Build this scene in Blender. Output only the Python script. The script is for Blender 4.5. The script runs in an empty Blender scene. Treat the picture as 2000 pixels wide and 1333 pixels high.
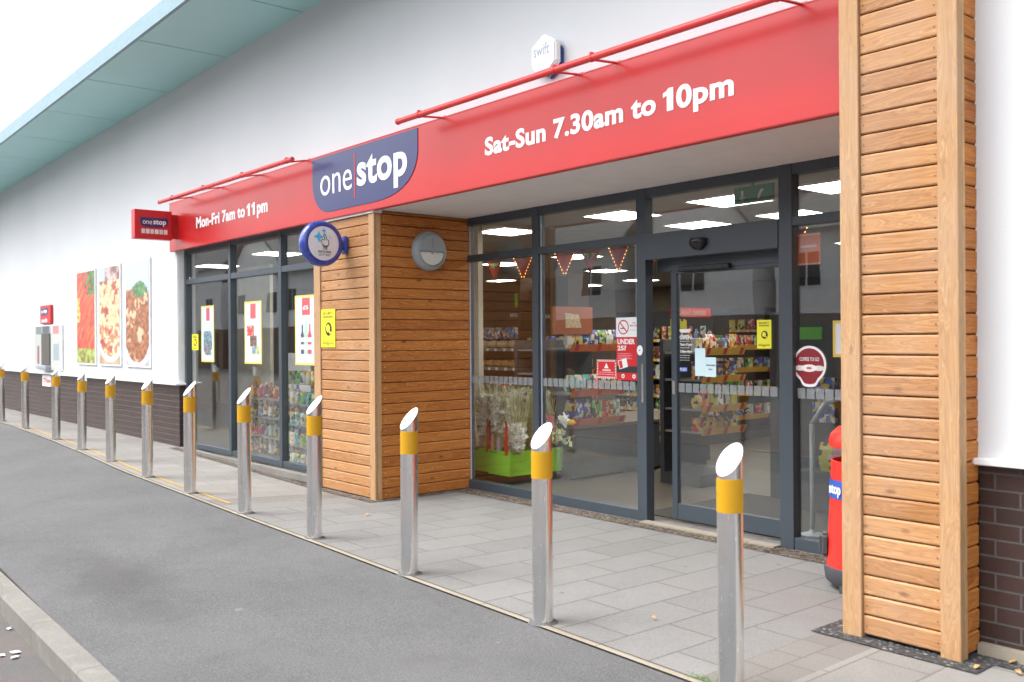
import bpy, bmesh, math, random
from mathutils import Vector, Matrix, noise as mnoise
random.seed(7)
R = math.radians
S = bpy.context.scene
COL = S.collection

# ---------------------------------------------------------------- camera
cam_d = bpy.data.cameras.new('camera'); cam = bpy.data.objects.new('camera', cam_d); COL.objects.link(cam)
cam_d.sensor_width = 36; cam_d.lens = 1838 / 2000 * 36; cam_d.clip_end = 600; cam_d.clip_start = 0.05
cx = Vector((0.6447, 0.7644, -0.0070)); dn = Vector((-0.0041, -0.0058, -1.0))
cz = Vector((-0.7645, 0.6447, -0.0007)).normalized(); cx = (cx - cx.dot(cz) * cz).normalized(); up = cx.cross(cz)
m = Matrix((cx, up, -cz)).transposed().to_4x4(); m.translation = Vector((0, 0, 1.5))
cam.matrix_world = m
cam_d.dof.use_dof = True; cam_d.dof.focus_distance = 8.0; cam_d.dof.aperture_fstop = 2.8
S.camera = cam
# ---------------------------------------------------------------- sky, sun, exposure
W = bpy.data.worlds.new('World'); S.world = W; W.use_nodes = True
wt = W.node_tree; wt.nodes.clear()
wo = wt.nodes.new('ShaderNodeOutputWorld'); bg = wt.nodes.new('ShaderNodeBackground')
sk = wt.nodes.new('ShaderNodeTexSky'); sk.sky_type = 'NISHITA'; sk.sun_disc = False
SUN_EL, SUN_AZ = R(58), R(215)
sk.sun_elevation = SUN_EL; sk.sun_rotation = SUN_AZ; sk.dust_density = 4; sk.air_density = 1.0; sk.altitude = 50
hs = wt.nodes.new('ShaderNodeHueSaturation'); hs.inputs['Saturation'].default_value = 0.18
cl = wt.nodes.new('ShaderNodeTexNoise'); cl.inputs['Scale'].default_value = 2.2; cl.inputs['Detail'].default_value = 6
clr = wt.nodes.new('ShaderNodeMapRange'); clr.inputs[1].default_value = .3; clr.inputs[2].default_value = .7; clr.inputs[3].default_value = .8; clr.inputs[4].default_value = 1.15
mx = wt.nodes.new('ShaderNodeMix'); mx.data_type = 'RGBA'; mx.blend_type = 'MULTIPLY'; mx.inputs[0].default_value = 1
wt.links.new(sk.outputs[0], hs.inputs['Color']); wt.links.new(hs.outputs[0], mx.inputs[6]); wt.links.new(cl.outputs[0], clr.inputs[0])
wt.links.new(clr.outputs[0], mx.inputs[7]); wtc = wt.nodes.new('ShaderNodeTexCoord'); wsp = wt.nodes.new('ShaderNodeSeparateXYZ'); wmr = wt.nodes.new('ShaderNodeMapRange'); wm2 = wt.nodes.new('ShaderNodeMix'); wm2.data_type = 'RGBA'; wm2.blend_type = 'MULTIPLY'; wm2.inputs[0].default_value = 1
# overcast: cloud brighter overhead than near the horizon
for i_, q_ in enumerate((0, 1, .85, 1.25)): wmr.inputs[i_+1].default_value = q_
wt.links.new(wtc.outputs['Generated'], wsp.inputs[0]); wt.links.new(wtc.outputs['Generated'], cl.inputs['Vector']); wt.links.new(wsp.outputs[2], wmr.inputs[0]); wt.links.new(mx.outputs[2], wm2.inputs[6]); wt.links.new(wmr.outputs[0], wm2.inputs[7]); wt.links.new(wm2.outputs[2], bg.inputs[0]); bg.inputs[1].default_value = 0.15
wt.links.new(bg.outputs[0], wo.inputs[0])
sl = bpy.data.lights.new('sun', 'SUN'); sl.energy = .5; sl.angle = R(55); sl.color = (1, .985, .965)
so = bpy.data.objects.new('sun', sl); COL.objects.link(so)
# sun seen in the south-west of this street: towards -x, -y and up
sd = Vector((-math.cos(SUN_EL) * 0.42, -math.cos(SUN_EL) * 0.91, math.sin(SUN_EL)))
so.rotation_euler = sd.to_track_quat('Z', 'Y').to_euler()
vs = S.view_settings; vs.view_transform = 'Standard'; vs.look = 'None'; vs.exposure = 1.58; vs.gamma = 1.0
S.render.engine = 'CYCLES'

# ---------------------------------------------------------------- helpers
def lin(c):
    if isinstance(c, str): c = [int(c[i:i + 2], 16) / 255 for i in (0, 2, 4)]
    return tuple((x / 12.92 if x <= .04045 else ((x + .055) / 1.055) ** 2.4) for x in c)

class MB:
    def __init__(s): s.v = []; s.f = []; s.sm = []
    def add(s, vs_, fs, smooth=False):
        b = len(s.v); s.v += [Vector(p) for p in vs_]; s.f += [[b + i for i in f] for f in fs]; s.sm += [smooth] * len(fs); return s
    def box(s, x0, x1, y0, y1, z0, z1):
        return s.add([(x0,y0,z0),(x1,y0,z0),(x1,y1,z0),(x0,y1,z0),(x0,y0,z1),(x1,y0,z1),(x1,y1,z1),(x0,y1,z1)],
                     [(3,2,1,0),(4,5,6,7),(0,1,5,4),(1,2,6,5),(2,3,7,6),(3,0,4,7)])
    def obox(s, c, ax, ay, az, hx, hy, hz):
        c = Vector(c); P = [c + ax*a*hx + ay*b*hy + az*d*hz for d in (-1,1) for a, b in ((-1,-1),(1,-1),(1,1),(-1,1))]
        return s.add(P, [(3,2,1,0),(4,5,6,7),(0,1,5,4),(1,2,6,5),(2,3,7,6),(3,0,4,7)])
    def tube(s, p0, p1, r0, r1=None, n=20, caps=True):
        p0, p1 = Vector(p0), Vector(p1); r1 = r0 if r1 is None else r1
        d = (p1 - p0).normalized(); a = d.orthogonal().normalized(); b = d.cross(a)
        P = [p0 + (a*math.cos(2*math.pi*i/n) + b*math.sin(2*math.pi*i/n))*r0 for i in range(n)] + \
            [p1 + (a*math.cos(2*math.pi*i/n) + b*math.sin(2*math.pi*i/n))*r1 for i in range(n)]
        s.add(P, [(i, (i+1) % n, n+(i+1) % n, n+i) for i in range(n)], True)
        if caps: s.add(P[:n], [tuple(range(n))[::-1]]); s.add(P[n:], [tuple(range(n))])
        return s
    def lathe(s, prof, c, axis='z', n=32, sx=1):
        c = Vector(c); P = []
        for r, h in prof:
            for i in range(n):
                a = 2*math.pi*i/n; u, v = r*math.cos(a)*sx, r*math.sin(a)
                P.append(c + (Vector((u, v, h)) if axis == 'z' else Vector((h, u, v)) if axis == 'x' else Vector((u, h, v))))
        F = []
        for k in range(len(prof)-1):
            for i in range(n):
                q = (k*n+i, k*n+(i+1) % n, (k+1)*n+(i+1) % n, (k+1)*n+i); F.append(q)
        s.add(P, F, True)
        return s
    def prism(s, pts, o, u, v, w, depth):
        """outline pts (2d) at o in plane u,v; extruded by depth along w"""
        o, u, v, w = map(Vector, (o, u, v, w)); n = len(pts)
        A = [o + u*a + v*b for a, b in pts]; B_ = [p + w*depth for p in A]
        s.add(A, [tuple(range(n))[::-1]]); s.add(B_, [tuple(range(n))])
        return s.add(A + B_, [(i, (i+1) % n, n+(i+1) % n, n+i) for i in range(n)])
    def build(s, name, mat, parent=None, org=None, bevel=0, seg=1, **tg):
        me = bpy.data.meshes.new(name)
        if parent is not None:
            o3 = Vector(parent['_o']) if '_o' in parent else parent.location.copy()
        else: o3 = Vector(org) if org is not None else Vector((0,0,0))
        me.from_pydata([p - o3 for p in s.v], [], s.f); me.update()
        for p, k in zip(me.polygons, s.sm): p.use_smooth = k
        bm = bmesh.new(); bm.from_mesh(me); bmesh.ops.remove_doubles(bm, verts=bm.verts, dist=1e-5)
        bmesh.ops.recalc_face_normals(bm, faces=bm.faces)
        if bevel:
            es = [e for e in bm.edges if len(e.link_faces) == 2 and e.calc_face_angle(0) > .6]
            bmesh.ops.bevel(bm, geom=es, offset=bevel, segments=seg, affect='EDGES', clamp_overlap=True)
        for e in bm.edges:
            if len(e.link_faces) == 2 and e.calc_face_angle(0) > .7: e.smooth = False
        bm.to_mesh(me); bm.free()
        me.materials.append(mat)
        o = bpy.data.objects.new(name, me); COL.objects.link(o)
        if parent is not None: o.parent = parent; o['_o'] = list(o3)
        else: o.location = o3
        tag(o, **tg)
        return o

def tag(o, label=None, cat=None, group=None, kind=None):
    if label: o['label'] = label
    if cat: o['category'] = cat
    if group: o['group'] = group
    if kind: o['kind'] = kind
    return o
def thing(name, loc, label, cat, group=None):
    o = bpy.data.objects.new(name, None); COL.objects.link(o); o.location = loc; o.empty_display_size = .1
    return tag(o, label, cat, group)
def dup(o, loc, label=None, parent=None):
    c = o.copy(); COL.objects.link(c)
    if parent is None: c.location = loc
    else: c.parent = parent
    for ch in o.children: dup(ch, None, None, c)
    if label: c['label'] = label
    return c

UX, UY, UZ = Vector((1,0,0)), Vector((0,1,0)), Vector((0,0,1))
def text(parent, s, o, u, v, w, h=None, mat=None, bold=0., depth=.002, name='lettering', align='l', cap=None, shear=0, space=1):
    """word s with lower-left at o, running along u, up along v, scaled to width w (and height h)"""
    cu = bpy.data.curves.new(name, 'FONT'); cu.body = s; cu.size = 1; cu.offset = bold; cu.extrude = 0; cu.resolution_u = 4; cu.shear = shear; cu.space_character = space
    ob = bpy.data.objects.new(name, cu); COL.objects.link(ob)
    bpy.context.view_layer.update()
    me = bpy.data.meshes.new_from_object(ob.evaluated_get(bpy.context.evaluated_depsgraph_get()))
    bpy.data.objects.remove(ob); bpy.data.curves.remove(cu)
    xs = [q.co.x for q in me.vertices]; ys = [q.co.y for q in me.vertices]
    x0, x1, y0, y1 = min(xs), max(xs), min(ys), max(ys)
    sx = w / (x1 - x0); sy = (h / (y1 - y0)) if h else sx
    o, u, v = Vector(o), Vector(u).normalized(), Vector(v).normalized(); nn = u.cross(v)
    o3 = Vector(parent['_o']) if '_o' in parent else parent.location.copy()
    bm = bmesh.new(); bm.from_mesh(me)
    for q in bm.verts: q.co = o + u*((q.co.x-x0)*sx) + v*((q.co.y-y0)*sy) - o3
    if depth > .0005:
        r = bmesh.ops.extrude_face_region(bm, geom=bm.faces[:])
        for q in [g for g in r['geom'] if isinstance(g, bmesh.types.BMVert)]: q.co += nn*depth
        bmesh.ops.recalc_face_normals(bm, faces=bm.faces)
    bm.to_mesh(me); bm.free(); me.name = name; me.materials.clear(); me.materials.append(mat)
    for p in me.polygons: p.material_index = 0; p.use_smooth = False
    t = bpy.data.objects.new(name, me); COL.objects.link(t); t.parent = parent; t['_o'] = list(o3)
    return t

def printed(name, o, u, v, w, h, nx, ny, fn, parent=None, thick=.003, mat=None, **tg):
    """a printed flat panel: a fine grid coloured by fn(s,t) (s right, t up, 0..1) with a real thickness"""
    o, u, v = Vector(o), Vector(u).normalized(), Vector(v).normalized(); nn = u.cross(v)
    o3 = (Vector(parent['_o']) if '_o' in parent else parent.location.copy()) if parent is not None else o
    V = []; C = []
    for j in range(ny+1):
        for i in range(nx+1):
            V.append(o + u*(w*i/nx) + v*(h*j/ny) - o3); C.append(fn(i/nx, j/ny))
    F = [(j*(nx+1)+i, j*(nx+1)+i+1, (j+1)*(nx+1)+i+1, (j+1)*(nx+1)+i) for j in range(ny) for i in range(nx)]
    b = len(V); edge = C[0]
    for a, c in ((0,0),(w,0),(w,h),(0,h)): V.append(o + u*a + v*c - nn*thick - o3); C.append(edge)
    for a, c in ((0,0),(w,0),(w,h),(0,h)): V.append(o + u*a + v*c - o3); C.append(edge)
    F += [(b+3,b+2,b+1,b)] + [(b+i, b+(i+1) % 4, b+4+(i+1) % 4, b+4+i) for i in range(4)]
    me = bpy.data.meshes.new(name); me.from_pydata(V, [], F); me.update()
    ca = me.color_attributes.new('print', 'FLOAT_COLOR', 'POINT')
    for i, c in enumerate(C): ca.data[i].color = (*(x*.72+.05 for x in lin(c)), 1)
    me.materials.append(mat or M['print'])
    ob = bpy.data.objects.new(name, me); COL.objects.link(ob)
    if parent is not None: ob.parent = parent; ob['_o'] = list(o3)
    else: ob.location = o3; ob['_o'] = list(o3)
    return tag(ob, **tg)

# ---------------------------------------------------------------- materials
M = {}
class NT:
    def __init__(s, name):
        s.m = bpy.data.materials.new(name); s.m.use_nodes = True; s.t = s.m.node_tree; s.b = s.t.nodes['Principled BSDF']; M[name] = s.m
    def n(s, ty, **kw):
        k = s.t.nodes.new(ty)
        for a, b in kw.items():
            if a in k.inputs.keys(): k.inputs[a].default_value = b
            else: setattr(k, a, b)
        return k
    def l(s, a, b): s.t.links.new(a, b)
    def coord(s, sc=(1,1,1), out='Object', rot=(0,0,0), loc=(0,0,0)):
        tc = s.n('ShaderNodeTexCoord'); mp = s.n('ShaderNodeMapping'); mp.inputs[3].default_value = sc; mp.inputs[2].default_value = rot; mp.inputs[1].default_value = loc
        s.l(tc.outputs[out], mp.inputs[0]); return mp.outputs[0]
    def noise(s, vec, scale, detail=4, rough=.55, dist=0):
        k = s.n('ShaderNodeTexNoise'); k.inputs['Scale'].default_value = scale; k.inputs['Detail'].default_value = detail; k.inputs['Roughness'].default_value = rough
        k.inputs['Distortion'].default_value = dist; s.l(vec, k.inputs['Vector']); return k.outputs[0]
    def ramp(s, fac, *st):
        k = s.n('ShaderNodeValToRGB'); e = k.color_ramp.elements
        while len(e) < len(st): e.new(.5)
        for q, (p, c) in zip(e, st): q.position = p; q.color = (*c, 1) if len(c) == 3 else c
        s.l(fac, k.inputs[0]); return k.outputs[0]
    def rng(s, fac, a, b, c, d):
        k = s.n('ShaderNodeMapRange')
        for i, q in enumerate((a, b, c, d)): k.inputs[i+1].default_value = q
        s.l(fac, k.inputs[0]); return k.outputs[0]
    def mix(s, fac, a, b, mode='MIX'):
        k = s.n('ShaderNodeMix'); k.data_type = 'RGBA'; k.blend_type = mode
        for i, q in ((0, fac), (6, a), (7, b)):
            if isinstance(q, bpy.types.NodeSocket): s.l(q, k.inputs[i])
            elif i == 0: k.inputs[0].default_value = q
            else: k.inputs[i].default_value = (*q, 1)
        return k.outputs[2]
    def math(s, op, a, b=0):
        k = s.n('ShaderNodeMath'); k.operation = op
        for i, q in enumerate((a, b)):
            if isinstance(q, bpy.types.NodeSocket): s.l(q, k.inputs[i])
            else: k.inputs[i].default_value = q
        return k.outputs[0]
    def out(s, col=None, rough=None, bump=None, bs=.3, bd=.01, spec=None, metal=None, coat=None, rs=None):
        if col is not None:
            if isinstance(col, bpy.types.NodeSocket): s.l(col, s.b.inputs['Base Color'])
            else: s.b.inputs['Base Color'].default_value = (*col, 1)
        if rough is not None:
            if isinstance(rough, bpy.types.NodeSocket): s.l(rough, s.b.inputs['Roughness'])
            else: s.b.inputs['Roughness'].default_value = rough
        if bump is not None:
            k = s.n('ShaderNodeBump'); k.inputs['Strength'].default_value = bs; k.inputs['Distance'].default_value = bd; s.l(bump, k.inputs['Height']); s.l(k.outputs[0], s.b.inputs['Normal'])
        if spec is not None: s.b.inputs['Specular IOR Level'].default_value = spec
        if metal is not None: s.b.inputs['Metallic'].default_value = metal
        if coat is not None: s.b.inputs['Coat Weight'].default_value = coat; s.b.inputs['Coat Roughness'].default_value = .08
        return s.m

def plain(name, col, rough=.5, metal=0, var=.08, sc=6, spec=None, coat=None, emit=0):
    k = NT(name); c = lin(col) if isinstance(col, str) else col
    v = k.coord(); nz = k.noise(v, sc, 5)
    cc = k.mix(k.rng(nz, .3, .7, 0, 1), tuple(x*(1-var) for x in c), tuple(min(1, x*(1+var)) for x in c))
    k.out(cc, k.rng(k.noise(v, sc*3, 3), .3, .7, max(0, rough-.06), rough+.06), metal=metal, spec=spec, coat=coat)
    if emit: k.b.inputs['Emission Color'].default_value = (*c, 1); k.b.inputs['Emission Strength'].default_value = emit
    return k.m

# painted render
k = NT('render'); v = k.coord(); big = k.noise(v, .6, 4); fine = k.noise(v, 220, 2)
vs_ = k.coord((3, 3, .25)); st = k.noise(vs_, 2.5, 5, .65)
c = k.mix(k.rng(big, .3, .7, 0, 1), (.635,.655,.68), (.685,.705,.725)); c = k.mix(k.rng(st, .62, .85, 0, .35), c, (.6,.61,.6))
k.out(c, .85, k.math('ADD', fine, k.math('MULTIPLY', k.noise(v, 45, 3), .8)), .25, .003, spec=.2)
plain('white_metal', (.82,.83,.84), .35); plain('cream_paint', (.66,.63,.54), .7)
plain('porch_soffit', (.80,.785,.77), .7, var=.03)
# timber
def timber(name, base, dark, light, grey, horiz=True, gw=.35, ax='x'):
    k = NT(name)
    tc = k.n('ShaderNodeTexCoord'); geo = k.n('ShaderNodeNewGeometry'); rnd = geo.outputs['Random Per Island']
    off = k.n('ShaderNodeVectorMath'); off.operation = 'MULTIPLY_ADD'
    cmb = k.n('ShaderNodeCombineXYZ'); k.l(rnd, cmb.inputs[0]); k.l(rnd, cmb.inputs[1]); k.l(k.math('MULTIPLY', rnd, 1.7), cmb.inputs[2])
    k.l(cmb.outputs[0], off.inputs[0]); off.inputs[1].default_value = (37, 53, 29); k.l(tc.outputs['Object'], off.inputs[2])
    mp = k.n('ShaderNodeMapping'); k.l(off.outputs[0], mp.inputs[0])
    mp.inputs[3].default_value = (.8, .8, 11) if horiz else (11, 11, .8)
    v = mp.outputs[0]
    n1 = k.noise(v, 1.3, 3, .5, .6)
    wv = k.math('FRACT', k.math('MULTIPLY', n1, 9.0)); ring = k.ramp(wv, (0, (.1,.1,.1)), (.55, (.55,.55,.55)), (.9, (1,1,1)), (1, (.1,.1,.1)))
    mp2 = k.n('ShaderNodeMapping'); k.l(off.outputs[0], mp2.inputs[0]); mp2.inputs[3].default_value = (2.2, 2.2, 60) if horiz else (60, 60, 2.2)
    n2 = k.noise(mp2.outputs[0], 2.0, 4, .6)
    c = k.mix(ring, dark, light); c = k.mix(k.rng(n2, .35, .7, 0, .30), c, tuple(x*.55 for x in base)); c = k.mix(.15, c, base)
    lw_ = k.math('FRACT', k.math('MULTIPLY', n1, 26.0)); c = k.mix(k.math('MULTIPLY', k.rng(lw_, .5, .95, 0, 1), .72), c, tuple(x*.55 for x in dark))
    hue = k.mix(rnd, tuple(x*f for x, f in zip(base, (.74,.62,.5))), tuple(min(1, x*f) for x, f in zip(base, (1.3,1.4,1.55)))); c = k.mix(.5, c, hue)
    # knots
    mp3 = k.n('ShaderNodeMapping'); k.l(off.outputs[0], mp3.inputs[0]); mp3.inputs[3].default_value = (4, 4, 9) if horiz else (9, 9, 4)
    vo = k.n('ShaderNodeTexVoronoi'); vo.inputs['Scale'].default_value = .8; k.l(mp3.outputs[0], vo.inputs['Vector'])
    kn = k.ramp(vo.outputs['Distance'], (0, (1,1,1)), (.06, (.7,.7,.7)), (.12, (0,0,0)))
    c = k.mix(k.math('MULTIPLY', kn, .85), c, tuple(x*.45 for x in dark))
    wz = k.noise(tc.outputs['Object'], 1.6, 5, .6)
    c = k.mix(k.rng(wz, .42, .72, 0, gw), c, grey)
    k.out(c, k.rng(n2, .3, .7, .5, .72), k.math('ADD', n2, k.math('MULTIPLY', ring, .3)), .22, .003, spec=.3)
timber('timber_front', (.46,.225,.088), (.22,.072,.016), (.60,.345,.15), (.45,.32,.24))
timber('timber_front_vertical', (.43,.245,.115), (.26,.115,.042), (.54,.34,.175), (.43,.32,.235), horiz=False)
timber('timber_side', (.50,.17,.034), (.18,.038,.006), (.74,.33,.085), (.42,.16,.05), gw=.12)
timber('timber_side_vertical', (.50,.29,.13), (.34,.17,.07), (.6,.38,.19), (.5,.38,.26), horiz=False)
timber('shelf_wood', (.10,.06,.035), (.06,.035,.02), (.13,.08,.05), (.09,.06,.04), gw=.1)
plain('dark_gap', (.03,.02,.015), .9)
# plinth bricks
def bricks(name, bw, bh, mortar, c1, c2, mc, rough, offs=.5, plane='xz', bs=.4, rot=0, loc=(0,0,0), bd=.008, nz_amt=.25, squash=1):
    k = NT(name); tc = k.n('ShaderNodeTexCoord'); sep = k.n('ShaderNodeSeparateXYZ'); k.l(tc.outputs['Object'], sep.inputs[0]); cb = k.n('ShaderNodeCombineXYZ')
    if plane == 'xz': k.l(k.math('ADD', sep.outputs[0], sep.outputs[1]), cb.inputs[0]); k.l(sep.outputs[2], cb.inputs[1])
    else: k.l(sep.outputs[1], cb.inputs[0]); k.l(sep.outputs[0], cb.inputs[1])
    mp = k.n('ShaderNodeMapping'); mp.inputs[1].default_value = loc; k.l(cb.outputs[0], mp.inputs[0])
    b = k.n('ShaderNodeTexBrick'); k.l(mp.outputs[0], b.inputs['Vector'])
    b.offset = offs; b.inputs['Scale'].default_value = 1; b.inputs['Brick Width'].default_value = bw; b.inputs['Row Height'].default_value = bh
    b.inputs['Mortar Size'].default_value = mortar; b.inputs['Mortar Smooth'].default_value = .15; b.inputs['Bias'].default_value = 0
    b.inputs['Color1'].default_value = (*c1, 1); b.inputs['Color2'].default_value = (*c2, 1); b.inputs['Mortar'].default_value = (*mc, 1)
    obj = tc.outputs['Object']
    n1 = k.noise(obj, 3, 6, .65); n2 = k.noise(obj, 90, 3)
    c = k.mix(k.rng(n1, .3, .72, 0, nz_amt), b.outputs['Color'], tuple(x*.55 for x in c1)); c = k.mix(k.rng(n2, .35, .7, 0, .3), c, tuple(min(1, x*1.5) for x in c2))
    return k, c, b, n1, n2, obj
k, c, b, n1, n2, obj = bricks('plinth_brick', .225, .078, .005, (.060,.032,.028), (.036,.022,.020), (.10,.097,.093), .4)
k.out(c, k.rng(b.outputs['Fac'], 0, 1, .34, .9), k.math('SUBTRACT', k.math('MULTIPLY', n2, .15), b.outputs['Fac']), .6, .006)
# paving
def paving(name, bw, bh, c1, c2, mc, loc=(0,0,0), mort=.006, offs=.5):
    k, c, b, n1, n2, obj = bricks(name, bw, bh, mort, c1, c2, mc, .8, offs=offs, plane='yx', loc=loc, nz_amt=.22)
    # granite-like flecks and gum spots
    sp = k.noise(obj, 260, 2, .7); c = k.mix(k.rng(sp, .56, .68, 0, .5), c, tuple(min(1, x*1.75) for x in c2)); c = k.mix(k.rng(sp, .44, .32, 0, .45), c, tuple(x*.45 for x in c1))
    vo = k.n('ShaderNodeTexVoronoi'); vo.inputs['Scale'].default_value = 2.3; k.l(obj, vo.inputs['Vector'])
    gm = k.math('LESS_THAN', k.math('ADD', vo.outputs['Distance'], k.math('MULTIPLY', k.noise(obj, 30, 2), .04)), .062)
    wn = k.n('ShaderNodeSeparateColor'); k.l(vo.outputs['Color'], wn.inputs[0]); gm = k.math('MULTIPLY', gm, k.math('GREATER_THAN', wn.outputs[0], .6))
    c = k.mix(k.math('MULTIPLY', gm, .55), c, (.08,.08,.08))
    grime = k.noise(obj, .9, 6, .7, .4); c = k.mix(k.rng(grime, .5, .8, 0, .4), c, (.11,.105,.098))
    k.out(c, .82, k.math('SUBTRACT', k.math('MULTIPLY', sp, .25), k.math('MULTIPLY', b.outputs['Fac'], 1.0)), .5, .004, spec=.3)
paving('paving_grey', .608, .3125, (.170,.167,.162), (.208,.204,.198), (.085,.080,.072), loc=(-4.11, 3.255, 0))
paving('paving_cream', .608, .3125, (.20,.19,.178), (.245,.233,.22), (.12,.11,.10), loc=(-4.11, 3.255, 0))
paving('paving_band', .24, .155, (.155,.143,.132), (.19,.178,.166), (.13,.115,.10), loc=(-4.0, 3.28, 0))
# asphalt
k = NT('asphalt'); v = k.coord(); ag = k.noise(v, 240, 3, .75); md = k.noise(v, 28, 4, .6); bgn = k.noise(v, .7, 5, .65, .3)
c = k.mix(k.rng(bgn, .3, .7, 0, 1), (.085,.086,.09), (.125,.124,.125)); c = k.mix(k.rng(ag, .5, .72, 0, .8), c, (.25,.245,.24)); c = k.mix(k.rng(ag, .46, .3, 0, .75), c, (.022,.022,.024)); g2_ = k.noise(v, 75, 3, .8); c = k.mix(k.rng(g2_, .54, .68, 0, .55), c, (.21,.208,.204)); c = k.mix(k.rng(g2_, .44, .32, 0, .5), c, (.045,.045,.048)); g3_ = k.noise(v, 4, 5, .7); c = k.mix(k.rng(g3_, .52, .75, 0, .35), c, (.07,.07,.072))
vo = k.n('ShaderNodeTexVoronoi'); vo.inputs['Scale'].default_value = 2.0; k.l(v, vo.inputs['Vector'])
wn = k.n('ShaderNodeSeparateColor'); k.l(vo.outputs['Color'], wn.inputs[0])
sp = k.math('MULTIPLY', k.math('LESS_THAN', k.math('ADD', vo.outputs['Distance'], k.math('MULTIPLY', md, .07)), .085), k.math('GREATER_THAN', wn.outputs[1], .35))
c = k.mix(k.math('MULTIPLY', sp, .45), c, (.23,.226,.22))
# one oil patch with a shape of its own
mp = k.coord((.50, 1.9, 1), loc=(3.05, -3.6, 0)); ln = k.n('ShaderNodeVectorMath'); ln.operation = 'LENGTH'; k.l(mp, ln.inputs[0])
d = k.math('ADD', ln.outputs['Value'], k.math('MULTIPLY', k.noise(v, 2.2, 6, .7), 1.1))
c = k.mix(k.math('MULTIPLY', k.rng(d, 1.25, .75, 0, 1), .38), c, (.05,.047,.045))
k.out(c, .9, ag, .5, .006, spec=.25)
k = NT('road_surface'); v = k.coord(); ag = k.noise(v, 160, 3, .7); bgn = k.noise(v, 2.2, 5, .65)
c = k.mix(k.rng(bgn, .35, .65, 0, 1), (.10,.097,.097), (.135,.11,.097)); c = k.mix(k.rng(ag, .5, .7, 0, .5), c, (.22,.215,.21)); k.out(c, .92, ag, .5, .006, spec=.2)
k = NT('kerb_stone'); v = k.coord(); ag = k.noise(v, 120, 4, .7); bgn = k.noise(v, 1.4, 5, .65)
sx = k.n('ShaderNodeSeparateXYZ'); k.l(v, sx.inputs[0]); fr = k.math('FRACT', k.math('MULTIPLY', sx.outputs[0], 1/.915)); jt = k.math('LESS_THAN', fr, .010)
c = k.mix(k.rng(bgn, .3, .7, 0, 1), (.16,.152,.14), (.205,.197,.182)); c = k.mix(k.rng(ag, .48, .68, 0, .6), c, (.25,.235,.21)); c = k.mix(k.rng(k.noise(v, 9, 5, .7), .5, .72, 0, .6), c, (.28,.26,.23)); c = k.mix(k.math('MULTIPLY', jt, .8), c, (.12,.11,.1)); k.out(c, .85, ag, .3, .004, spec=.2)
k = NT('edging_stone'); v = k.coord(); ag = k.noise(v, 110, 4, .7); bgn = k.noise(v, 1.8, 5, .65)
sx = k.n('ShaderNodeSeparateXYZ'); k.l(v, sx.inputs[0]); fr = k.math('FRACT', k.math('MULTIPLY', k.math('ADD', sx.outputs[0], 3.25), 1/.915)); jt = k.math('LESS_THAN', fr, .008)
c = k.mix(k.rng(bgn, .3, .7, 0, 1), (.26,.225,.175), (.33,.295,.24)); c = k.mix(k.rng(ag, .5, .7, 0, .45), c, (.36,.30,.22)); c = k.mix(k.math('MULTIPLY', jt, .8), c, (.12,.1,.09)); k.out(c, .88, ag, .3, .004, spec=.2)
k = NT('joint_dirt'); v = k.coord(); c = k.mix(k.noise(v, 40, 4), (.05,.047,.042), (.10,.09,.075)); k.out(c, .95, spec=.1)
k = NT('drain_grit'); v = k.coord(); vo = k.n('ShaderNodeTexVoronoi'); vo.inputs['Scale'].default_value = 48; k.l(v, vo.inputs['Vector'])
sc = k.n('ShaderNodeSeparateColor'); k.l(vo.outputs['Color'], sc.inputs[0])
c = k.ramp(sc.outputs[0], (0, (.05,.04,.032)), (.45, (.11,.08,.06)), (.8, (.14,.12,.105)), (1, (.24,.22,.19))); k.out(c, .9, vo.outputs['Distance'], .9, .01, spec=.2)
k = NT('pebble_grate'); v = k.coord(); vo = k.n('ShaderNodeTexVoronoi'); vo.inputs['Scale'].default_value = 42; k.l(v, vo.inputs['Vector'])
sc = k.n('ShaderNodeSeparateColor'); k.l(vo.outputs['Color'], sc.inputs[0])
c = k.ramp(sc.outputs[0], (0, (.04,.042,.045)), (.5, (.12,.125,.13)), (.85, (.20,.205,.21)), (1, (.32,.31,.30))); c = k.mix(k.rng(vo.outputs['Distance'], .25, .5, 0, .9), c, (.03,.03,.03)); k.out(c, .7, vo.outputs['Distance'], .9, .01)
plain('yellow_line', (.40,.27,.08), .8, var=.2, sc=30)
# metals and signs
k = NT('brushed_steel'); v = k.coord((26, 26, 1.2)); gr = k.noise(v, 6, 4, .7); v2 = k.coord(); sm = k.noise(v2, 5, 5, .6)
c = k.mix(k.rng(sm, .35, .7, 0, 1), (.80,.80,.80), (.90,.90,.895)); c = k.mix(k.rng(k.noise(v2, 22, 5, .7), .62, .8, 0, .5), c, (.30,.27,.24))
k.out(c, k.rng(gr, .3, .7, .17, .28), gr, .05, .001, metal=1)
plain('bollard_band', (.55,.285,.003), .42, var=0); plain('bollard_cap', (.86,.87,.88), .45, var=.02)
k = NT('grey_frame'); v = k.coord(); k.out(k.mix(k.noise(v, 3, 3), (.048,.062,.078), (.058,.073,.09)), k.rng(k.noise(v, 25, 3), .3, .7, .3, .42))
plain('rubber_black', (.012,.012,.013), .5); plain('black_plastic', (.015,.016,.018), .3)
def gloss(name, col, rough, coat=0):
    k = NT(name); v = k.coord(); c = lin(col) if isinstance(col, str) else col
    cc = k.mix(k.rng(k.noise(v, 2, 5), .3, .7, 0, 1), tuple(x*.95 for x in c), tuple(min(1, x*1.05) for x in c))
    k.out(cc, k.rng(k.noise(k.coord((6,6,.6)), 3, 4), .3, .7, rough*.96, rough*1.04), spec=.5); return k
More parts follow.
